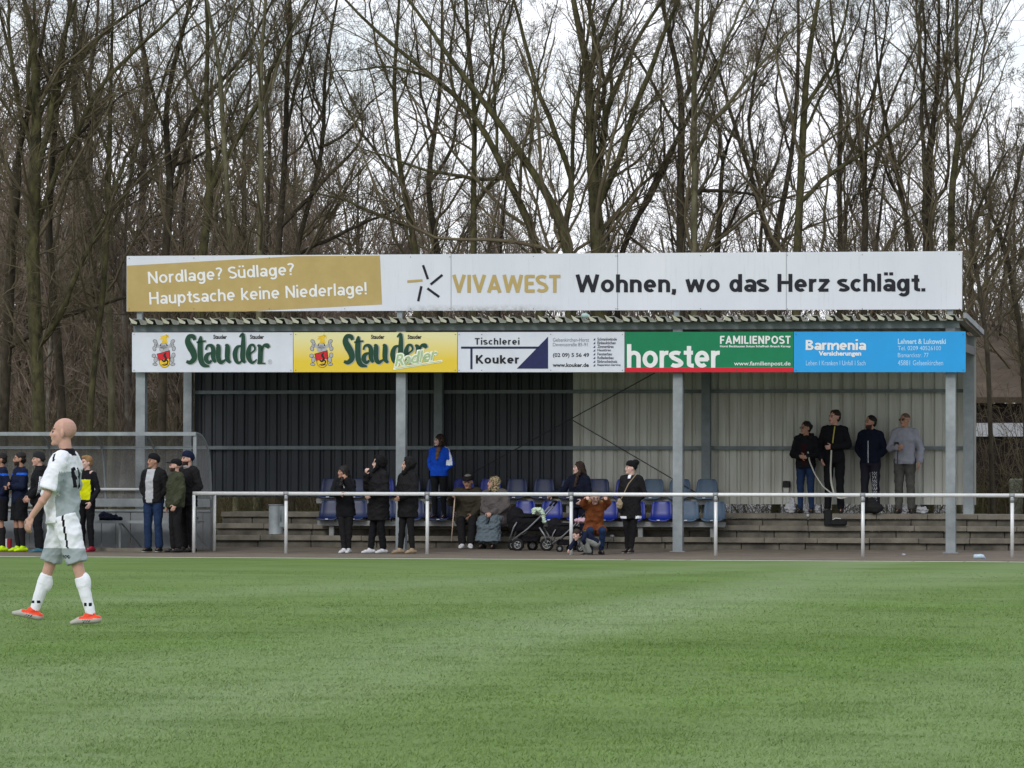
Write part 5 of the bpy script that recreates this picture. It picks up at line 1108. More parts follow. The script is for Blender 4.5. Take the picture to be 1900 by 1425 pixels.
pose_pl = dict(pel=(0, .0, .96), chest=(0, -.015, 1.26), neck=(0, .02, 1.49), head=(0, -.012, 1.648), shB=(.185, .0, 1.41), shA=(-.185, .04, 1.41), elB=(.255, -.085, 1.12), wrB=(.235, -.225, .93), elA=(-.235, .02, 1.13), wrA=(-.23, -.03, .90),
               hipA=(-.09, -.02, .93), hipB=(.09, .03, .93), knA=(-.10, -.145, .50), anA=(-.10, -.275, .128), knB=(.10, .155, .49), anB=(.10, .265, .10))
fit_pl = dict(skin='fair', fat=1.12, shavecol=mat('shaved_scalp', 'AE8A7D', .6, .1, 60), stubble=2, headscale=1.07, footA=(0, -1, .22), footB=(0, -1, -.06), handB=dict(curl=.5, palm=(-.8, .5, 0), dir=(.0, -.35, -.9)),
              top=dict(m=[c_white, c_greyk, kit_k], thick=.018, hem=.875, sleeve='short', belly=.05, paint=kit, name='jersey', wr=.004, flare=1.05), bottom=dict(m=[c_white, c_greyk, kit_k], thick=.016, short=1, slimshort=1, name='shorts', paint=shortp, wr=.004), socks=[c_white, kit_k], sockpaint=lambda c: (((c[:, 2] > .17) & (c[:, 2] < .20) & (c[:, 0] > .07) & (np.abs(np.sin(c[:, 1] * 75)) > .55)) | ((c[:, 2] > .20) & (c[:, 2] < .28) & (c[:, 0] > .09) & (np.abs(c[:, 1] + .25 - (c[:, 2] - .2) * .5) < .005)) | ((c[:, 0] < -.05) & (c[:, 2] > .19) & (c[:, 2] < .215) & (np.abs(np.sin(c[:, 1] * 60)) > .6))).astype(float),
              shoes=[sh_g, sh_o, kit_k], shoepaint=lambda a, h: np.where((h > .022) & (a < .10), 1, np.where((np.abs(h - .004) < .012) & (np.abs(np.mod(a + h * .8, .022) - .011) < .004) & (a > .0) & (a < .065), 2, 0)))
player, JP, sp_ = person('bald football player in white and grey kit walking left across the pitch', 0, 0, 0, 1.79, 0, 3, pose_pl, fit_pl, -2, base_m=Mpl, vox=.006)
def label_mesh(o, lab): o['label'] = lab
# small marks on the kit (flat print on curved cloth kept just proud of it)
def mark(root, name, polys, m_, M3, o3):
    mb = MB()
    for p in polys: mb.add([tuple(np.array(o3) + M3 @ np.array((x, y, 0.))) for x, y in p], [tuple(range(len(p)))])
    return mb.build(name, m_, root)

# --- men by the dugout (left to right)
AP = .02
navstripe = tpaint((1, lambda x, y, z: (np.abs(np.abs(x) - .13 - (1.5 - z) * .8) < .014) & (z > 1.30) & (z < 1.5)))
c_bst = cloth('blue_piping', '1F57C0')
sock_k = mat('sock_black', '17171A', .9); band = mat('sock_band', 'C8B8B4', .9)
person('man in navy tracksuit cut off by the left edge, lime boots', 2, .25, AP, 1.88, -70, -10, dict(HIPH), dict(skin='mid', hair=[('short', hair_k)], top=dict(m=[c_nav, c_bst], paint=tpaint((1, lambda x, y, z: (np.abs(z - 1.46) < .02) & (np.abs(x) > .07))), hem=.86, thick=.025), bottom=dict(m=c_blk, short=1, thick=.02), socks=sock_k, shoes=sh_n), group=gd)
person('bearded man in navy top with folded arms and lime boots', 37, .1, AP, 1.89, -60, -22, dict(CROSS), dict(skin='mid', beard=1, haircol=hair_k, hair=[('short', hair_k)], top=dict(m=[c_nav, c_bst], paint=tpaint((1, lambda x, y, z: (np.abs(z - 1.47) < .02) & (np.abs(x) > .07))), hem=.86, thick=.022), bottom=dict(m=c_blk, short=1, thick=.02), socks=sock_k, shoes=sh_n), group=gd)
person('man in dark beanie and black tracksuit with white sleeve stripes', 72, -.3, .0, 1.90, -75, -5, dict(elB=(.24, -.02, 1.14), wrB=(.16, -.17, .98), elA=(-.24, -.02, 1.14), wrA=(-.16, -.17, .98)),
       dict(skin='fair', hair=[('beanie', cloth('charcoal_knit', '26282B'))], top=dict(m=[c_blk, c_white], hem=.84, thick=.03, hooddown=1, collar=.05, paint=tpaint((1, lambda x, y, z: (x > .2) & (z < 1.44) & (z > 1.0) & (np.mod(y + .10 + (1.4 - z) * .15, .021) < .009) & (np.abs(y + .015 + (1.4 - z) * .12) < .033)))), bottom=dict(m=c_blk), shoes=sh_teal), group=gd)
person('blond youth in black top and yellow training bib beside the bench', 161, .35, AP, 1.82, -35, -25, dict(wrB=(.20, -.12, .90), elB=(.24, .03, 1.13)), dict(skin='pale', hair=[('short', hair_l), ('tuft', hair_l)], haircol=hair_l,
       top=dict(m=[c_blk, c_neon], hem=.93, thick=.012, paint=tpaint((1, lambda x, y, z: (np.abs(x) < .15) & (y < -.03) & (z < 1.37)))), bottom=dict(m=c_blk, slim=1), shoes=sh_r), group=gd)
person('man in black hat, open black jacket over grey shirt and blue jeans', 285, .0, AP, 1.85, -22, -42, dict(HIPH), dict(skin='mid', fat=1.08, haircol=hair_b, hair=[('beanie', c_blk)], top=dict(m=[c_blk2, c_grt], hem=.88, thick=.032, hooddown=1, paint=tpaint((1, lambda x, y, z: (np.abs(x + .02) < .085 - (z < 1.0) * .02) & (y < -.05) & (z > .90)))), bottom=dict(m=c_jean, thick=.016), shoes=[sh_k, sole_w]), group=gd)
person('bearded man in black cap and olive padded jacket', 326, -.15, AP, 1.76, -62, -22, dict(wrA=(-.22, -.06, .88), wrB=(.22, -.1, .9)), dict(skin='fair', fat=1.15, beard=1, haircol=hair_k, hair=[('cap', c_blk)], top=dict(m=c_olive, hem=.84, thick=.035, collar=.05, wr=.007, ws=12), bottom=dict(m=c_blk2), shoes=sh_k), group=gd)
person('man in navy beanie and black coat half hidden behind the olive jacket', 349, .5, AP, 1.90, -50, -20, dict(HIPH), dict(skin='fair', beard=1, hair=[('beanie', c_nav), ('scarf', cloth('grey_check_scarf', '8D8586'))], top=dict(m=c_blk2, hem=.80, thick=.035), bottom=dict(m=c_blk2), shoes=sh_k), group=gd)
# --- along the barrier
zr_ = zr
person('dark-haired woman in black jacket and white sneakers leaning on the rail', 641, .38, .015, 1.66, -20, -45, dict(chest=(0, -.06, 1.26), neck=(0, -.09, 1.45), head=(0, -.13, 1.60), shA=(-.165, -.07, 1.40), shB=(.165, -.07, 1.40), elA=(-.21, -.17, 1.17), wrA=(.03, -.36, 1.18), elB=(.23, -.19, 1.22), wrB=(.12, -.24, 1.45), anA=(-.0, -.06, .085), anB=(.06, .03, .085), knA=(-.05, -.04, .5), knB=(.08, 0, .5)),
       dict(skin='mid', hair=[('long', hair_k)], handA=dict(curl=.9), handB=dict(curl=1.0, palm=(-.6, .3, 0)), top=dict(m=[c_blk, c_white, cloth('grey_top', '33363A')], hem=.74, thick=.03, flare=1.12, paint=tpaint((1, lambda x, y, z: (np.abs(x - .02 + (z - 1.3) * .35) < .006) & (y < -.12) & (z > 1.22) & (z < 1.42)))), bottom=dict(m=c_blk2, slim=1), shoes=sh_w), group=gr)
person('person in long black coat with furry hood, hand raised to the face', 703, .42, .015, 1.82, -55, -28, dict(elA=(-.22, -.10, 1.18), wrA=(-.08, -.22, 1.42), elB=(.24, -.02, 1.13), wrB=(.10, -.20, 1.05), anA=(-.08, -.12, .085), anB=(.06, .06, .085), knA=(-.09, -.06, .5)),
       dict(skin='pale', fat=1.15, hair=[('hood', cloth('black_fur', '121214', .5))], handA=dict(curl=1.1, palm=(0, 1, 0)), top=dict(m=c_blk2, hem=.60, thick=.04, flare=1.12, wr=.006), bottom=dict(m=c_blk), shoes=sh_w), group=gr)
person('laughing person in black hooded parka and tan shoes', 757, .42, .015, 1.79, -50, -22, dict(elA=(-.24, -.02, 1.14), elB=(.24, -.04, 1.14), wrA=(-.06, -.19, 1.05), wrB=(.05, -.19, 1.03), anA=(-.09, -.1, .085), knA=(-.09, -.06, .5)),
       dict(skin='fair', fat=1.08, hair=[('hood', c_blk2), ('scarf', c_blk)], top=dict(m=c_blk2, hem=.66, thick=.038, flare=1.08, wr=.006), bottom=dict(m=c_blk2, slim=1), shoes=sh_t), group=gr)
zc = .07
hair2 = lambda c: None
def tips(c): return (c[:, 2] < 1.40).astype(float)
girl, _, _ = person('long-haired girl in royal blue jacket standing on a lower seat', 815, 4.42, z1 + .045, 1.66, -25, -42, dict(HIPH), dict(skin='pale', hair=[('long', [hair_b, hair_t], .10, tips)], top=dict(m=[c_roy, c_white], hem=.88, thick=.028, flare=1.05, paint=tpaint((1, lambda x, y, z: (x > .12) & (z > 1.05) & (z < 1.46) & (np.abs(y - .0 + (1.3 - z) * .05) < .022)))), bottom=dict(m=c_blk, slim=1), shoes=[sh_k, sole_w]), group='spectators among the seats')
SIT = dict(pel=(0, .12, .56), chest=(0, .08, .86), neck=(0, .05, 1.07), head=(0, .02, 1.22), shA=(-.18, .05, 1.01), shB=(.18, .05, 1.01), hipA=(-.1, .10, .53), hipB=(.1, .10, .53), knA=(-.12, -.32, .52), knB=(.12, -.32, .52), anA=(-.1, -.36, .085), anB=(.1, -.36, .085), elA=(-.25, -.02, .78), elB=(.25, -.02, .78), wrA=(-.08, -.22, .64), wrB=(.08, -.22, .64))
p_ = dict(SIT); p_.update(wrA=(-.25, -.26, .97), elA=(-.29, .0, .84), wrB=(.10, -.24, .60), head=(.0, -.03, 1.20), knA=(-.10, -.28, .50), anA=(-.06, -.38, .085), anB=(.09, -.42, .085))
oldman, JO, so2 = person('elderly man in flat cap and dark brown coat sitting with a cane', 868, 3.95, zc, 1.89, -5, -6, p_, dict(skin='mid', fat=1.2, hair=[('flatcap', cloth('dark_cap', '1D1B1D')), ('short', cloth('grey_hair', '6E6A66'))], handA=dict(curl=1.1, palm=(0, 0, -1), dir=(.3, -1, .1)), top=dict(m=c_gre, seated=1, thick=.04, wr=.006), bottom=dict(m=c_blk2, thick=.02), shoes=sh_w), 14, group=gs)
c_grt2 = c_coat
p_ = dict(SIT); p_.update(wrA=(-.05, -.26, .68), wrB=(.05, -.25, .67), head=(-.02, .0, 1.21))
person('elderly woman in patterned headscarf, grey coat and long blue-grey skirt', 917, 3.95, zc, 1.83, -18, -55, p_, dict(skin='fair', fat=1.2, hair=[('headscarf', c_scarf)], handA=dict(curl=.9, palm=(0, .5, -1)), handB=dict(curl=.9, palm=(0, .5, -1)), top=dict(m=c_coat, seated=1, thick=.045, wr=.006), bottom=dict(m=c_skirt, skirt=1, name='skirt', ws=16, wr=.006), shoes=sh_k), -6, group=gs)
p_ = dict(elA=(-.30, -.06, 1.20), wrA=(-.46, -.22, 1.10), elB=(.22, .0, 1.13), wrB=(.14, -.12, 1.0))
person('woman with long dark hair in navy top reaching for the small stroller', 1074, 3.0, .05, 1.71, -28, -50, p_, dict(skin='pale', fat=1.05, hair=[('long', hair_b, .08)], top=dict(m=c_navd, hem=.84, thick=.03, flare=1.1), bottom=dict(m=c_navd), shoes=sh_k), group=gr)
p_ = dict(pel=(0, .22, .50), chest=(0, .12, .78), neck=(0, .02, .96), head=(0, -.04, 1.09), shA=(-.17, .03, .92), shB=(.17, .03, .92), elA=(-.24, -.08, .98), elB=(.24, -.08, .98), wrA=(-.17, -.25, 1.085), wrB=(.17, -.25, 1.085), hipA=(-.09, .2, .47), hipB=(.09, .2, .47), knA=(-.1, -.16, .46), knB=(.14, -.16, .46), anA=(-.08, .0, .085), anB=(.12, .02, .085))
person('woman in rust-brown coat crouching with both hands on the rail', 1104, .28, .015, 1.70, 4, 2, p_, dict(skin='pale', fat=1.05, hair=[('short', hair_b), ('furtrim', cloth('beige_fur', '8F7650'))], handA=dict(curl=1.0, palm=(0, 0, -1), dir=(0, -1, .15)), handB=dict(curl=1.0, palm=(0, 0, -1), dir=(0, -1, .15)), top=dict(m=c_rust, seated=1, thick=.026, wr=.006), bottom=dict(m=c_jean, slim=1), shoes=sh_k), 22, group=gr)
p_ = dict(pel=(0, .24, .36), chest=(0, .0, .54), neck=(0, -.17, .66), head=(0, -.34, .60), shA=(-.15, -.12, .64), shB=(.15, -.12, .64), elA=(-.2, -.28, .48), elB=(.2, -.22, .46), wrA=(-.12, -.50, .20), wrB=(.10, -.12, .36), hipA=(-.09, .2, .34), hipB=(.09, .2, .34), knA=(-.11, -.18, .50), knB=(.11, -.16, .50), anA=(-.09, .02, .1), anB=(.09, .04, .1))
person('small child in navy jacket and grey joggers crouching in front of the rail', 1090, -.35, .0, 1.12, -68, 0, p_, dict(skin='pale', headscale=1.3, hair=[('short', hair_b)], top=dict(m=[c_nav, cloth('green_trim', '4FC21E')], seated=0, hem=.34, thick=.03, paint=tpaint((1, lambda x, y, z: (z > .46) & (y > -.10) & (y < -.07) & (x > .0)))), bottom=dict(m=c_khaki, thick=.02), shoes=[sh_k, sole_w]), 30, group=None)
lady, JL, sl_ = person('woman in slouchy black beanie and black coat with a beige shoulder bag', 1171, 1.1, .03, 1.72, -28, -50, dict(HIPH, anA=(-.06, -.02, .085), anB=(.03, -.06, .085), knB=(.06, -.03, .5), knA=(-.08, -.02, .5)), dict(skin='pale', hair=[('beanie', cloth('black_knit', '121316'), 1), ], top=dict(m=[c_blk2, c_white], hem=.66, thick=.034, flare=1.12, paint=tpaint((1, lambda x, y, z: (z < .70) & (y < .05) & ((x < -.02) | (x > .15))), (1, lambda x, y, z: (np.abs(x) < .03) & (y < -.03) & (z > 1.40)))), bottom=dict(m=c_blk2, slim=1), shoes=[sh_k, sole_w]), group=gr)
# --- on the top step
zt = .765; vt = 5.38
Jw = person('woman with glasses in black fur-collared jacket and blue jeans holding a hose end', 1495, vt, zt, 1.80, -18, -40, dict(elA=(-.24, -.01, 1.12), wrA=(-.04, -.20, 1.08), elB=(.24, -.01, 1.12), wrB=(.05, -.20, 1.09)), dict(skin='mid', hair=[('bun', hair_k), ('furtrim', cloth('dark_fur', '1E1C1A', .4)), ('glasses', black)], handA=dict(curl=1.1), handB=dict(curl=1.1), top=dict(m=[c_blk, cloth('dark_red', '2A0F14')], hem=.86, thick=.034, paint=tpaint((1, lambda x, y, z: (np.abs(x) < .05) & (y < -.05) & (z < 1.36) & (z > .95)))), bottom=dict(m=c_jean, thick=.012, slim=1), shoes=sh_k), group=gt)
Jm = person('tall young man in black jacket holding a white and yellow hose upright', 1548, vt, zt, 2.03, -15, -40, dict(elA=(-.25, .03, 1.13), wrA=(-.2, -.10, .93), elB=(.25, -.02, 1.15), wrB=(.01, -.21, 1.12)), dict(skin='fair', hair=[('short', hair_b)], handB=dict(curl=1.2), top=dict(m=c_blk, hem=.86, thick=.026, hooddown=0), bottom=dict(m=c_blk, slim=0), shoes=sh_k), group=gt)
def tracks(c):
    x, y, z = c[:, 0], c[:, 1], c[:, 2]; return ((y < 0) & (x > .06) & (x < .16) & (z < .82) & (z > .2) & (np.sin(x * 150 + 3 * np.sin(z * 60)) * np.sin(z * 42) > .25)).astype(float)
person('young man in navy bomber jacket and dark trousers with pale print', 1615, vt, zt, 1.92, -22, -38, dict(HIPH), dict(skin='mid', beard=1, hair=[('short', hair_k)], top=dict(m=[c_navd, c_white], hem=.90, thick=.030, hooddown=1, paint=tpaint((1, lambda x, y, z: (np.abs(x) < .005) & (y < -.05) & (z < 1.42)), (1, lambda x, y, z: (np.abs(z - .915) < .006) & (y < 0)))), bottom=dict(m=[cloth('dark_plum', '20202B'), c_grt], thick=.014, paint=tracks), shoes=sh_k), group=gt)
Jh = person('close-cropped man in sunglasses and light grey hoodie', 1679, vt, zt, 1.97, -12, -32, dict(elA=(-.25, -.02, 1.13), wrA=(-.11, -.19, 1.15), elB=(.27, .05, 1.12), wrB=(.26, -.06, .90)), dict(skin='mid', stubble=1, shavecol=mat('cropped_hair', '59453B', .8), hair=[('glasses', black, 1)], top=dict(m=c_hood, hem=.86, thick=.03, hooddown=1, wr=.005), bottom=dict(m=c_gtr, thick=.018), shoes=sh_k), group=gt)
# --- things they hold or have by them
def upt(J, s, M, key): return None
def wpt(px, py, v): u, z = PX(px, py, v); return V3(u, v, z)
def curve_thing(name, pts, r, m_, label, cat, group=None, rad=None, n=40):
    o = np.array(pts[0]); root = empty(name, MW(*o), label, cat, group); mb = MB(o); q = smooth_path(pts, n); mb.tube(list(q), r, 8); mb.build(name + '_tube' if False else 'tube', m_, root, True); return root
hose_w = mat('white_hose', 'B5B6AC', .5, .08); hose_y = mat('yellow_hose', 'A8A04A', .5)
vh = vt - .22
curve_thing('plastic_hose', [wpt(1499, 838, vh), wpt(1502, 856, vh), wpt(1512, 880, vh), wpt(1527, 903, vh), wpt(1545, 917, vh), wpt(1556, 922, vh)], .013, hose_w, 'thin pale hose hanging down from the woman with glasses', 'hose')
curve_thing('plastic_hose', [wpt(1549, 791, vh), wpt(1546, 812, vh), wpt(1544, 832, vh)], .012, hose_y, 'yellow hose end held upright in front of the tall young man', 'hose')
curve_thing('plastic_hose', [wpt(1543, 826, vh - .02), wpt(1541, 870, vh - .02), wpt(1542, 895, vh - .02), wpt(1546, 912, vh - .02), wpt(1552, 923, vh - .02), wpt(1562, 925, vh - .02), wpt(1572, 922, vh - .02)], .017, hose_w, 'thick white hose looping from the tall young man to the step', 'hose')
o = wpt(1664, 868, vt - .2); rt = empty('walking_stick', MW(*o), 'thin black stick held by the man in the grey hoodie', 'stick'); MB(o).tube([wpt(1666, 832, vt - .2), wpt(1665, 860, vt - .2)], .008, 6).build('shaft', black, rt); MB(o).bbox(o[0] - .05, o[0] + .04, o[1] - .03, o[1] + .03, wpt(1664, 828, vt - .2)[2] - .03, wpt(1664, 822, vt - .2)[2] + .02, .012).build('handle', black, rt)
wood = mat('pale_cane', 'BFAA98', .5)
a_, b_ = wpt(844, 922, 3.6), wpt(837.5, 1004, 3.55); rt = empty('walking_cane', MW(*b_), 'pale wooden walking cane under the elderly man\'s hand', 'cane'); mb = MB(b_); mb.tube([b_, a_], .011, 8); mb.build('shaft', wood, rt, True); MB(b_).tube([a_, a_ + V3(-.02, 0, .03), a_ + V3(.05, 0, .045)], .012, 8).build('handle', wood, rt, True)
# shoulder bag
beige = mat('beige_leather', '94856C', .6, .1); v_ = .88; o = wpt(1150, 945, v_); rt = empty('shoulder_bag', MW(*o), 'beige shoulder bag hanging at the hip of the woman in the slouchy beanie', 'bag')
B = Blob(o); B.el(wpt(1149, 935, v_) - 0 * o, (.055, .05, .09)); 
B = Blob(); c_ = wpt(1149.5, 936, v_) - o; B.el(c_, (.062, .045, .085)); B.el(c_ + V3(0, 0, .05), (.045, .035, .07)); link_mesh('bag_body', B.fuse('bag_body', beige, .008, 2, .003, 20), rt)
MB(o).tube([wpt(1153, 925, v_), wpt(1166, 898, v_ - .0), wpt(1182, 878, v_ + .02)], .009, 6).build('strap', beige, rt)
# jacket on the dugout bench etc. come with the dugout
def pram(px, v, zf, sc_, label, full=True, cut=None):
    o = V3(PU(px, v), v, zf); rt = empty('pram', MW(o[0], o[1], o[2]) @ Matrix.Scale(sc_, 4), label, 'pram'); tyre = mat('pram_tyre', '141414', .8); rimm = mat('pram_rim', '9A9DA0', .4, metal=.5); alu = mat('pram_frame', '7E8185', .4, metal=.5); fab = cloth('pram_fabric', '17171B')
    for (x, y, r) in ((-.31, .22, .105), (-.14, -.22, .115), (.06, .26, .10), (.42, -.18, .125)) if full else ((-.06, -.2, .085), (.12, .2, .085), (.45, -.15, .10)):
        w_ = MB(); w_.tube([(x + (r - .022) * math.cos(a), y, r + (r - .022) * math.sin(a)) for a in np.linspace(0, 2 * math.pi, 21)], .030, 8, False); wo = w_.build('wheel', tyre, rt, True)
        w2 = MB(); w2.tube([(x + (r - .048) * math.cos(a), y - .012, r + (r - .048) * math.sin(a)) for a in np.linspace(0, 2 * math.pi, 21)], .007, 6, False)
        for a in np.linspace(0, 2 * math.pi, 6)[:5]: w2.tube([(x, y - .01, r), (x + (r - .05) * math.cos(a), y - .01, r + (r - .05) * math.sin(a))], .008, 5)
        w2.ell((x, y - .012, r), (.018, .014, .018)); w2.build('rim', rimm, wo, True)
    for y in (-.2, .2):
        MB().tube([(-.25, y, .20), (.05, y, .42), (.30, y, .66), (.50, y, .88)], .016, 8).build('handle_tube', alu, rt, True)
        MB().tube([(-.34, y * .9, .34), (-.25, y, .2)] if 0 else [(-.30, y, .22), (-.22, y, .45), (-.16, y, .55)], .014, 8).build('strut', alu, rt, True)
        MB().tube([(.42, y, .15), (.38, y, .30), (.28, y, .45)], .017, 8).build('strut', alu, rt, True)
    MB().tube([(.48, -.2, .86), (.54, -.2, .94), (.56, 0, .95), (.54, .2, .94), (.48, .2, .86)], .02, 8).build('push_bar', black, rt, True)
    MB().tube([(-.31, -.22, .16), (-.31, .22, .16)], .015, 8).build('axle', black, rt, True); MB().tube([(.42, -.18, .125), (.42, .2, .125)], .013, 8).build('axle', black, rt, True)
    B = Blob(); B.rings([(V3(-.02, 0, .38), .30, .15, V3(1, 0, .05), V3(0, 1, 0)), (V3(-.02, 0, .50), .36, .18, V3(1, 0, .05), V3(0, 1, 0)), (V3(-.02, 0, .62), .38, .19, V3(1, 0, .05), V3(0, 1, 0))]); link_mesh('carrycot', B.fuse('carrycot', fab, .012, 3, .004), rt)
    B = Blob(); B.el((-.22, 0, .62), (.18, .19, .22)); B.el((-.05, 0, .66), (.3, .18, .06)); link_mesh('canopy', B.fuse('canopy', fab, .012, 3, .004), rt)
    B = Blob(); B.rings([(V3(.05, 0, .18), .2, .15, V3(1, 0, 0), V3(0, 1, 0)), (V3(.05, 0, .30), .24, .17, V3(1, 0, 0), V3(0, 1, 0))]); link_mesh('basket', B.fuse('basket', fab, .012, 3, .006), rt)
    return rt
pr = pram(978, 2.7, .045, 1.0, 'large black pram with silver frame standing beside the elderly woman')
mint = mat('mint_cloth', 'B9CDB9', .9, .1)
B = Blob(); B.chain([(.22, -.22, .80), (.30, -.23, .78), (.36, -.23, .70), (.38, -.22, .56)], [.04, .05, .03, .035]); B.el((.17, -.22, .76), (.045, .03, .06)); o2 = empty('muslin_cloth', MW(PU(978, 2.7), 2.7, .045), 'pale mint cloth draped over the frame of the large pram', 'cloth'); link_mesh('cloth', B.fuse('cloth', mint, .01, 2, .008, 30), o2)
pr2 = pram(1046, 2.0, .035, .78, 'small stroller half hidden by the rail post and the rust-brown coat', False)
B = Blob(); B.el((.35, -.2, .60), (.16, .10, .045)); o2 = empty('pink_blanket', MW(PU(1050, 1.9), 1.9, .035), 'pink blanket lying on the small stroller', 'blanket'); link_mesh('blanket', B.fuse('blanket', mat('pink_fabric', 'B99AA6', .9, .1), .01, 2, .008, 25), o2)
# hooks of litter and bags
def soft(name, px, py, v, zf, r, m_, label, cat, wr=.012, parts=None):
    u = PU(px, v); rt = empty(name, MW(u, v, zf), label, cat); B = Blob()
    for c, rr in (parts or [((0, 0, r[2]), r)]): B.el(c, rr)
    link_mesh(name.split('_')[-1] + '_body', B.fuse(name, m_, max(.005, min(r) * .18), 2, wr, 2.2 / max(r)), rt); return rt
blk_bag = mat('black_bag_fabric', '17181A', .8, .2, 10, .4, 80)
vb1 = 5.0
rt = empty('equipment_case', MW(PU(1531, 4.72), 4.72, .532), 'black L-shaped instrument case standing on the middle step', 'case')
MB().bbox(-.02, .13, -.06, .10, .0, .30, .02).build('case_upright', blk_bag, rt); MB().bbox(.10, .42, -.09, .10, .0, .13, .03).build('case_foot', blk_bag, rt); MB().tube([(.16, -.1, .12), (.22, -.12, .15), (.32, -.12, .14)], .008, 6).build('strap', rail_w, rt)
soft('sports_bag', 1622, 940, vt - .28, zt, (.19, .12, .11), blk_bag, 'black sports bag on the top step at the feet of the bomber jacket man', 'bag', .006, [((0, 0, .11), (.19, .12, .11)), ((-.04, 0, .22), (.10, .08, .10))])
wbag = mat('white_plastic_bag', '9FA1A6', .5, .1)
soft('plastic_bag', 1467, 940, vt + .05, zt, (.12, .09, .11), wbag, 'white plastic bag on the top step left of the blue jeans', 'bag', .012, [((0, 0, .10), (.12, .09, .11)), ((.03, 0, .2), (.06, .05, .12))])
soft('plastic_bag', 1517, 942, vt + .1, zt, (.07, .06, .09), wbag, 'small white plastic bag right behind the blue jeans', 'bag', .01)
soft('plastic_bag', 1711, 940, vt + .1, zt, (.12, .08, .07), wbag, 'crumpled white plastic bag at the feet of the grey hoodie man', 'bag', .012)
soft('paper_scrap', 1677, 1028, .5, .02, (.04, .03, .02), wbag, 'small white scrap of litter on the asphalt', 'litter', .004)
soft('paper_scrap', 1136, 995, 4.42, .3, (.045, .03, .02), wbag, 'crumpled white paper on the lowest step below the seats', 'litter', .004)
soft('round_sticker', 1499, 950, 5.10, .70, (.03, .006, .03), wbag, 'pale round patch on the top step edge under the blue jeans', 'sticker', .001)
# bottle at the touchline
gb = GP(1793, 1042); rt = empty('plastic_bottle', MW(gb[0], -1.9, .0), 'clear bluish plastic bottle lying by the touchline', 'bottle')
pl = mat('clear_blue_plastic', 'A9BCCB', .2, .15, 30, spec=.6); MB().tube([(-.10, 0, .045), (-.095, 0, .045), (.02, 0, .05), (.06, .01, .045), (.09, .012, .02)], [.03, .042, .045, .04, .018], 12).build('bottle_body', pl, rt, True); MB().tube([(.088, .012, .022), (.108, .012, .018)], .016, 8).build('cap', mat('blue_cap', '5A8FC4', .5), rt)
# bottle on the roof edge
u, z_ = PX(1086, 589, VF - .2); rt = empty('plastic_bottle', MW(u, VF - .25, za + .07), 'pale crushed plastic bottle caught on the edge of the corrugated roof', 'bottle'); MB().ell((0, 0, .05), (.075, .045, .05)).ell((.07, 0, .04), (.03, .03, .03)).build('bottle_body', mat('pale_teal_plastic', '9DB8B8', .3), rt, True)
# litter bin
u = PU(512, .25); v_ = .25; zt0 = PX(512, 936, v_)[1]; zb0 = PX(512, 991, v_)[1]; o = (u, v_, zb0)
rt = empty('litter_bin', MW(*o), 'galvanised cylindrical litter bin clamped to a barrier post', 'litter bin'); h_ = zt0 - zb0; r_ = .133
mb = MB(); n = 24
for (ra, z_) in (): pass
mb.tube([(0, 0, 0), (0, 0, h_)], r_, n, False).add([(r_ * math.cos(a), r_ * math.sin(a), .01) for a in np.linspace(0, 2 * math.pi, n, endpoint=False)], [tuple(range(n))]); mb.tube([(0, 0, h_ - .02), (0, 0, h_)], r_ - .012, n, False); mb.build('bin_body', steel, rt, True)
MB().tube([((r_ + .004) * math.cos(a), (r_ + .004) * math.sin(a), h_ - .01) for a in np.linspace(0, 2 * math.pi, 25)], .01, 6, False).build('rim', steel, rt, True)
MB().box(r_ - .01, r_ + .10, -.20, -.17, h_ * .25, h_ * .95).box(r_ + .0, r_ + .03, -.2, .02, h_ * .4, h_ * .8).build('bracket', steel_d, rt)

# ------------------------------------------------------------------ dugout
D0, D1 = .75, 1.95
poly_m = bpy.data.materials.new('smoky_polycarbonate'); poly_m.use_nodes = True; t = poly_m.node_tree; b = t.nodes['Principled BSDF']; b.inputs['Base Color'].default_value = (.30, .31, .32, 1); b.inputs['Roughness'].default_value = .25
tr_ = t.nodes.new('ShaderNodeBsdfTransparent'); tr_.inputs[0].default_value = (.86, .87, .88, 1); mx = t.nodes.new('ShaderNodeMixShader'); nz = noise(t, t.nodes.new('ShaderNodeTexCoord').outputs['Object'], 2.5, 5, .7, .2, .8, (1, 1, 3))
t.links.new(mrange(t, nz, 0, 1, .30, .52), mx.inputs[0]); t.links.new(tr_.outputs[0], mx.inputs[1]); t.links.new(b.outputs[0], mx.inputs[2]); t.links.new(mx.outputs[0], t.nodes['Material Output'].inputs['Surface'])
uR = PU(361, D0); uL = PU(-420, D0)
zt_ = PX(200, 805, D0)[1]; dg = empty('dugout', MW(uR, D0, .03), 'long team dugout with curved smoky plastic hood on a grey steel frame', 'dugout'); o = (uR, D0, .03)
z830 = PX(200, 831, D1 - .25)[1]
prof = [(D0, zt_), (D0 + .25, zt_ + .0), (D0 + .55, zt_ - .05), (D0 + .8, zt_ - .16), (D1 - .2, z830 - .05), (D1 - .08, z830 - .35), (D1, z830 - .75), (D1 + .03, 1.0)]
prof_s = smooth_path([(a, b_, 0) for a, b_ in prof], 22)[:, :2]
ribs = [uR - 1.0 * i * (PU(283, D1) - PU(187, D1)) for i in range(0, 9)]
ribs = [uR] + [uR - (PU(383, D1) - PU(x, D1)) for x in (283, 187, 90, -8, -105, -202, -300, -400)]
ue = ribs[-1]
mb = MB(o); n = len(prof_s); mb.add([(ue, a, z) for a, z in prof_s] + [(uR, a, z) for a, z in prof_s], [(i, i + 1, n + i + 1, n + i) for i in range(n - 1)]); mb.build('hood_panel', poly_m, dg, True)
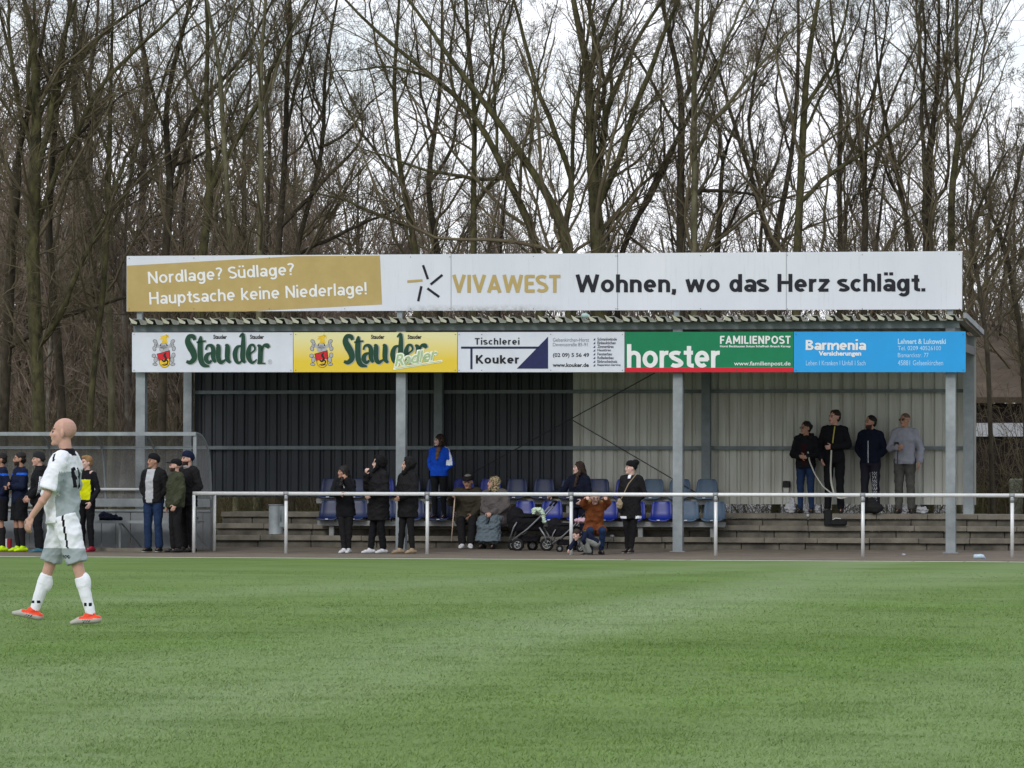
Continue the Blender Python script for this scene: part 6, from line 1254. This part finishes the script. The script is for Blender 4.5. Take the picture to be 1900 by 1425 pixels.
mb = MB(o); ex = uR + .012; mb.add([(ex, a, z) for a, z in prof_s] + [(ex, D1 + .03, .06), (ex, D0 + .02, .06)], [tuple(range(n + 2))]); mb.build('end_panel', poly_m, dg)
for u in ribs: MB(o).tube([(u, a - .0, z + .012) for a, z in prof_s] + [(u, D1 + .03, .03)], .022, 6).build('rib', steel, dg, True)
MB(o).box(ue, uR + .03, D0 - .05, D0 + .03, zt_ - .035, zt_ + .035).build('front_beam', steel, dg)
MB(o).box(ue, uR + .03, D1 - .27, D1 - .21, z830 - .02, z830 + .03).build('back_rail', steel, dg)
MB(o).box(uR - .025, uR + .035, D0 - .02, D0 + .04, .03, zt_ - .036).build('front_post', steel, dg)
zz_ = lambda y: PX(200, y, D1)[1]
MB(o).tube([(ue, D1 - .06, zz_(908)), (uR - .9, D1 - .06, zz_(908))], .028, 8).build('back_bar', rail_w, dg, True)
MB(o).box(ue, uR, D1 - .05, D1 - .0, zz_(940), zz_(925)).build('backrest_board', steel, dg)
lowp = mat('grey_panel', '6F757A', .6, .12, 3, col2='858A8E')
corr_m = MB(o); x = ue
while x < uR - .02: corr_m.bbox(x + .006, min(x + .29, uR) - .006, D1 + .0, D1 + .025, .06, zz_(946), .005); x += .29
corr_m.build('lower_panel', lowp, dg); MB(o).box(ue, uR, D1 - .03, D1 + .05, zz_(949), zz_(945)).build('panel_cap', steel, dg)
MB(o).box(ue, uR + .03, D0 - .05, D0 + .05, .02, .085).build('front_sill', conc, dg)
bn_ = empty('bench', MW(uR, D1 - .5, .03), 'grey metal bench running the length of the dugout', 'bench'); o = (uR, D1 - .5, .03); zb_ = PX(200, 966, D1 - .7)[1]
MB(o).bbox(ue, uR - .05, D1 - .68, D1 - .28, zb_ - .03, zb_, .005).build('seat', mat('bench_top', '7E776C', .7, .2, 4), bn_); MB(o).box(ue, uR - .05, D1 - .70, D1 - .682, zb_ - .05, zb_ + .004).build('front_edge', steel, bn_)
for i, u in enumerate([ue + .3 + k * (uR - ue - .6) / 6 for k in range(7)]): MB(o).box(u - .02, u + .02, D1 - .66, D1 - .62, .03, zb_ - .031).build('leg', steel, bn_); MB(o).tube([(u + .02, D1 - .6, zb_ - .05), (u + .25, D1 - .05, .1)], .015, 6).build('brace', steel, bn_)
soft('folded_jacket', 202, 950, D1 - .45, zb_, (.22, .12, .07), c_navd, 'dark navy jacket lying on the dugout bench', 'jacket', .012, [((0, 0, .06), (.20, .12, .06)), ((-.1, 0, .1), (.1, .09, .06)), ((.16, 0, .03), (.12, .08, .035))])
soft('folded_jacket', 357, 953, D1 - .45, zb_, (.12, .1, .05), c_navd, 'small dark garment at the right end of the dugout bench', 'garment', .008)
rt = empty('drink_carton', MW(PU(15, .9), .9, .03), 'red and white carton on the ground behind the lime boots', 'carton'); MB().bbox(-.06, .0, -.05, .05, 0, .22, .008).build('white_half', rail_w, rt); MB().bbox(.0, .07, -.05, .05, 0, .22, .008).build('red_half', mat('carton_red', '9A1C26', .5), rt)

# ------------------------------------------------------------------ shed and distance on the right
shd = mat('shed_dark_timber', '2A2120', .9, .3, 3, .3, 20); shr = mat('brown_shed_roof', '4A3F36', .9, .3, 2, .6, 9, col2='665A4C'); shw = mat('white_corrugated_band', 'D0D4DA', .6, .08)
vS = 13.5; o = (PU(1760, vS), vS, 0); rt = empty('shed', MW(*o), 'low shed with brown roof and a white band behind the wood on the right', 'shed'); ua, ub = PU(1740, vS), PU(2120, vS)
zA, zB, zC, zD = [PX(1850, y, vS)[1] for y in (810, 785, 748, 690)]
MB(o).box(ua, ub, vS, vS + 6, 0, zA).build('wall', shd, rt); MB(o).box(ua, ub, vS - .12, vS - .005, zA, zB).build('white_band', shw, rt); MB(o).box(ua, ub, vS - .0, vS + 6, zA + .002, zC - .01).build('upper_wall', shd, rt)
MB(o).add([(ua - .3, vS - .3, zC), (ub, vS - .3, zC), (ub, vS + 6, zD + 1.2), (ua - .3, vS + 6, zD + 1.2), (ua - .3, vS - .3, zC + .12), (ub, vS - .3, zC + .12), (ub, vS + 6, zD + 1.32), (ua - .3, vS + 6, zD + 1.32)], [(0, 3, 2, 1), (4, 5, 6, 7), (0, 1, 5, 4), (1, 2, 6, 5), (2, 3, 7, 6), (3, 0, 4, 7)]).build('roof', shr, rt)
v_ = 11.5; o = (PU(1885, v_), v_, 0); rt = empty('garden_hut', MW(*o), 'pale green-grey box beyond the brush at the right edge', 'box'); MB(o).bbox(PU(1872, v_), PU(1925, v_), v_, v_ + .8, 0, PX(1880, 888, v_)[1], .03).build('housing', mat('pale_green_grey', '6E7568', .8, .15, 4), rt)
v_ = 12.2; o = (PU(1330, v_), v_, 0); rt = empty('low_white_wall', MW(*o), 'low whitish wall glimpsed beneath the back wall of the grandstand', 'wall'); MB(o).box(PU(1300, v_), PU(1800, v_), v_, v_ + .2, -.05, PX(1500, 924, v_)[1] + .12).build('wall_face', mat('whitish_render', 'B9BCC2', .9, .1, 3), rt)
# ------------------------------------------------------------------ turf pile: real blades over the nearer pitch
turf_b = bpy.data.materials.new('turf_blade'); turf_b.use_nodes = True; t = turf_b.node_tree; b = t.nodes['Principled BSDF']; b.inputs['Roughness'].default_value = .6; b.inputs['Specular IOR Level'].default_value = .2
g = t.nodes.new('ShaderNodeNewGeometry').outputs['Position']
c = turf_colour(t, g, 1.12); c = node_mix(t, c, lin('8FA077'), noise(t, g, 60, 2, .8, .55, .85))
t.links.new(c, b.inputs['Base Color'])
def blades(y0, y1, n, h, w_, seed):
    rs = np.random.RandomState(seed); y = rs.uniform(y0, y1, n * 2); half = (y - 0) * 950 / F_PX * 1.25 + .8
    x = rs.uniform(-1, 1, n * 2) * half; k = rs.uniform(0, (y1 * 950 / F_PX * 1.25 + .8), n * 2) < half; x, y = x[k][:n], y[k][:n]; n = len(x)
    # tufts: leave patches thinner
    dns = np.sin(x * 5.1 + 2 * np.sin(y * 3.3)) * np.sin(y * 4.3 + 2 * np.sin(x * 2.7)) + .6 * np.sin(x * 17 + y * 3) * np.sin(y * 13); k = rs.uniform(-1.6, 1.4, n) < dns + .6; x, y = x[k], y[k]; n = len(x)
    a = rs.uniform(0, 2 * np.pi, n); hh = h * rs.uniform(.35, 1.25, n) * (1 + .25 * dns[k]); lean = rs.normal(size=(n, 2)) * hh[:, None] * .75 + np.array([.25, 0]) * hh[:, None]
    Y = y - CAM_D; V = np.empty((n, 3, 3)); V[:, 0] = np.c_[x - np.cos(a) * w_, Y - np.sin(a) * w_, np.zeros(n)]; V[:, 1] = np.c_[x + np.cos(a) * w_, Y + np.sin(a) * w_, np.zeros(n)]; V[:, 2] = np.c_[x + lean[:, 0], Y + lean[:, 1], hh]
    return V.reshape(-1, 3)
Vt = np.concatenate([blades(15, 24, 260000, .012, .0024, 1), blades(24, 36, 260000, .012, .0032, 2), blades(36, 46, 120000, .012, .0042, 3), blades(46, 54, 45000, .011, .0045, 5), blades(54, 64, 25000, .010, .005, 6)])
me = bpy.data.meshes.new('turf_pile'); n = len(Vt); me.vertices.add(n); me.vertices.foreach_set('co', Vt.astype(np.float32).ravel()); me.loops.add(n); me.loops.foreach_set('vertex_index', np.arange(n, dtype=np.int32)); me.polygons.add(n // 3)
me.polygons.foreach_set('loop_start', np.arange(0, n, 3, dtype=np.int32)); me.polygons.foreach_set('loop_total', np.full(n // 3, 3, dtype=np.int32)); me.materials.append(turf_b); me.update(calc_edges=True)
tag(link_mesh('turf_grass', me), 'short green artificial grass covering the pitch', 'grass', kind='stuff')
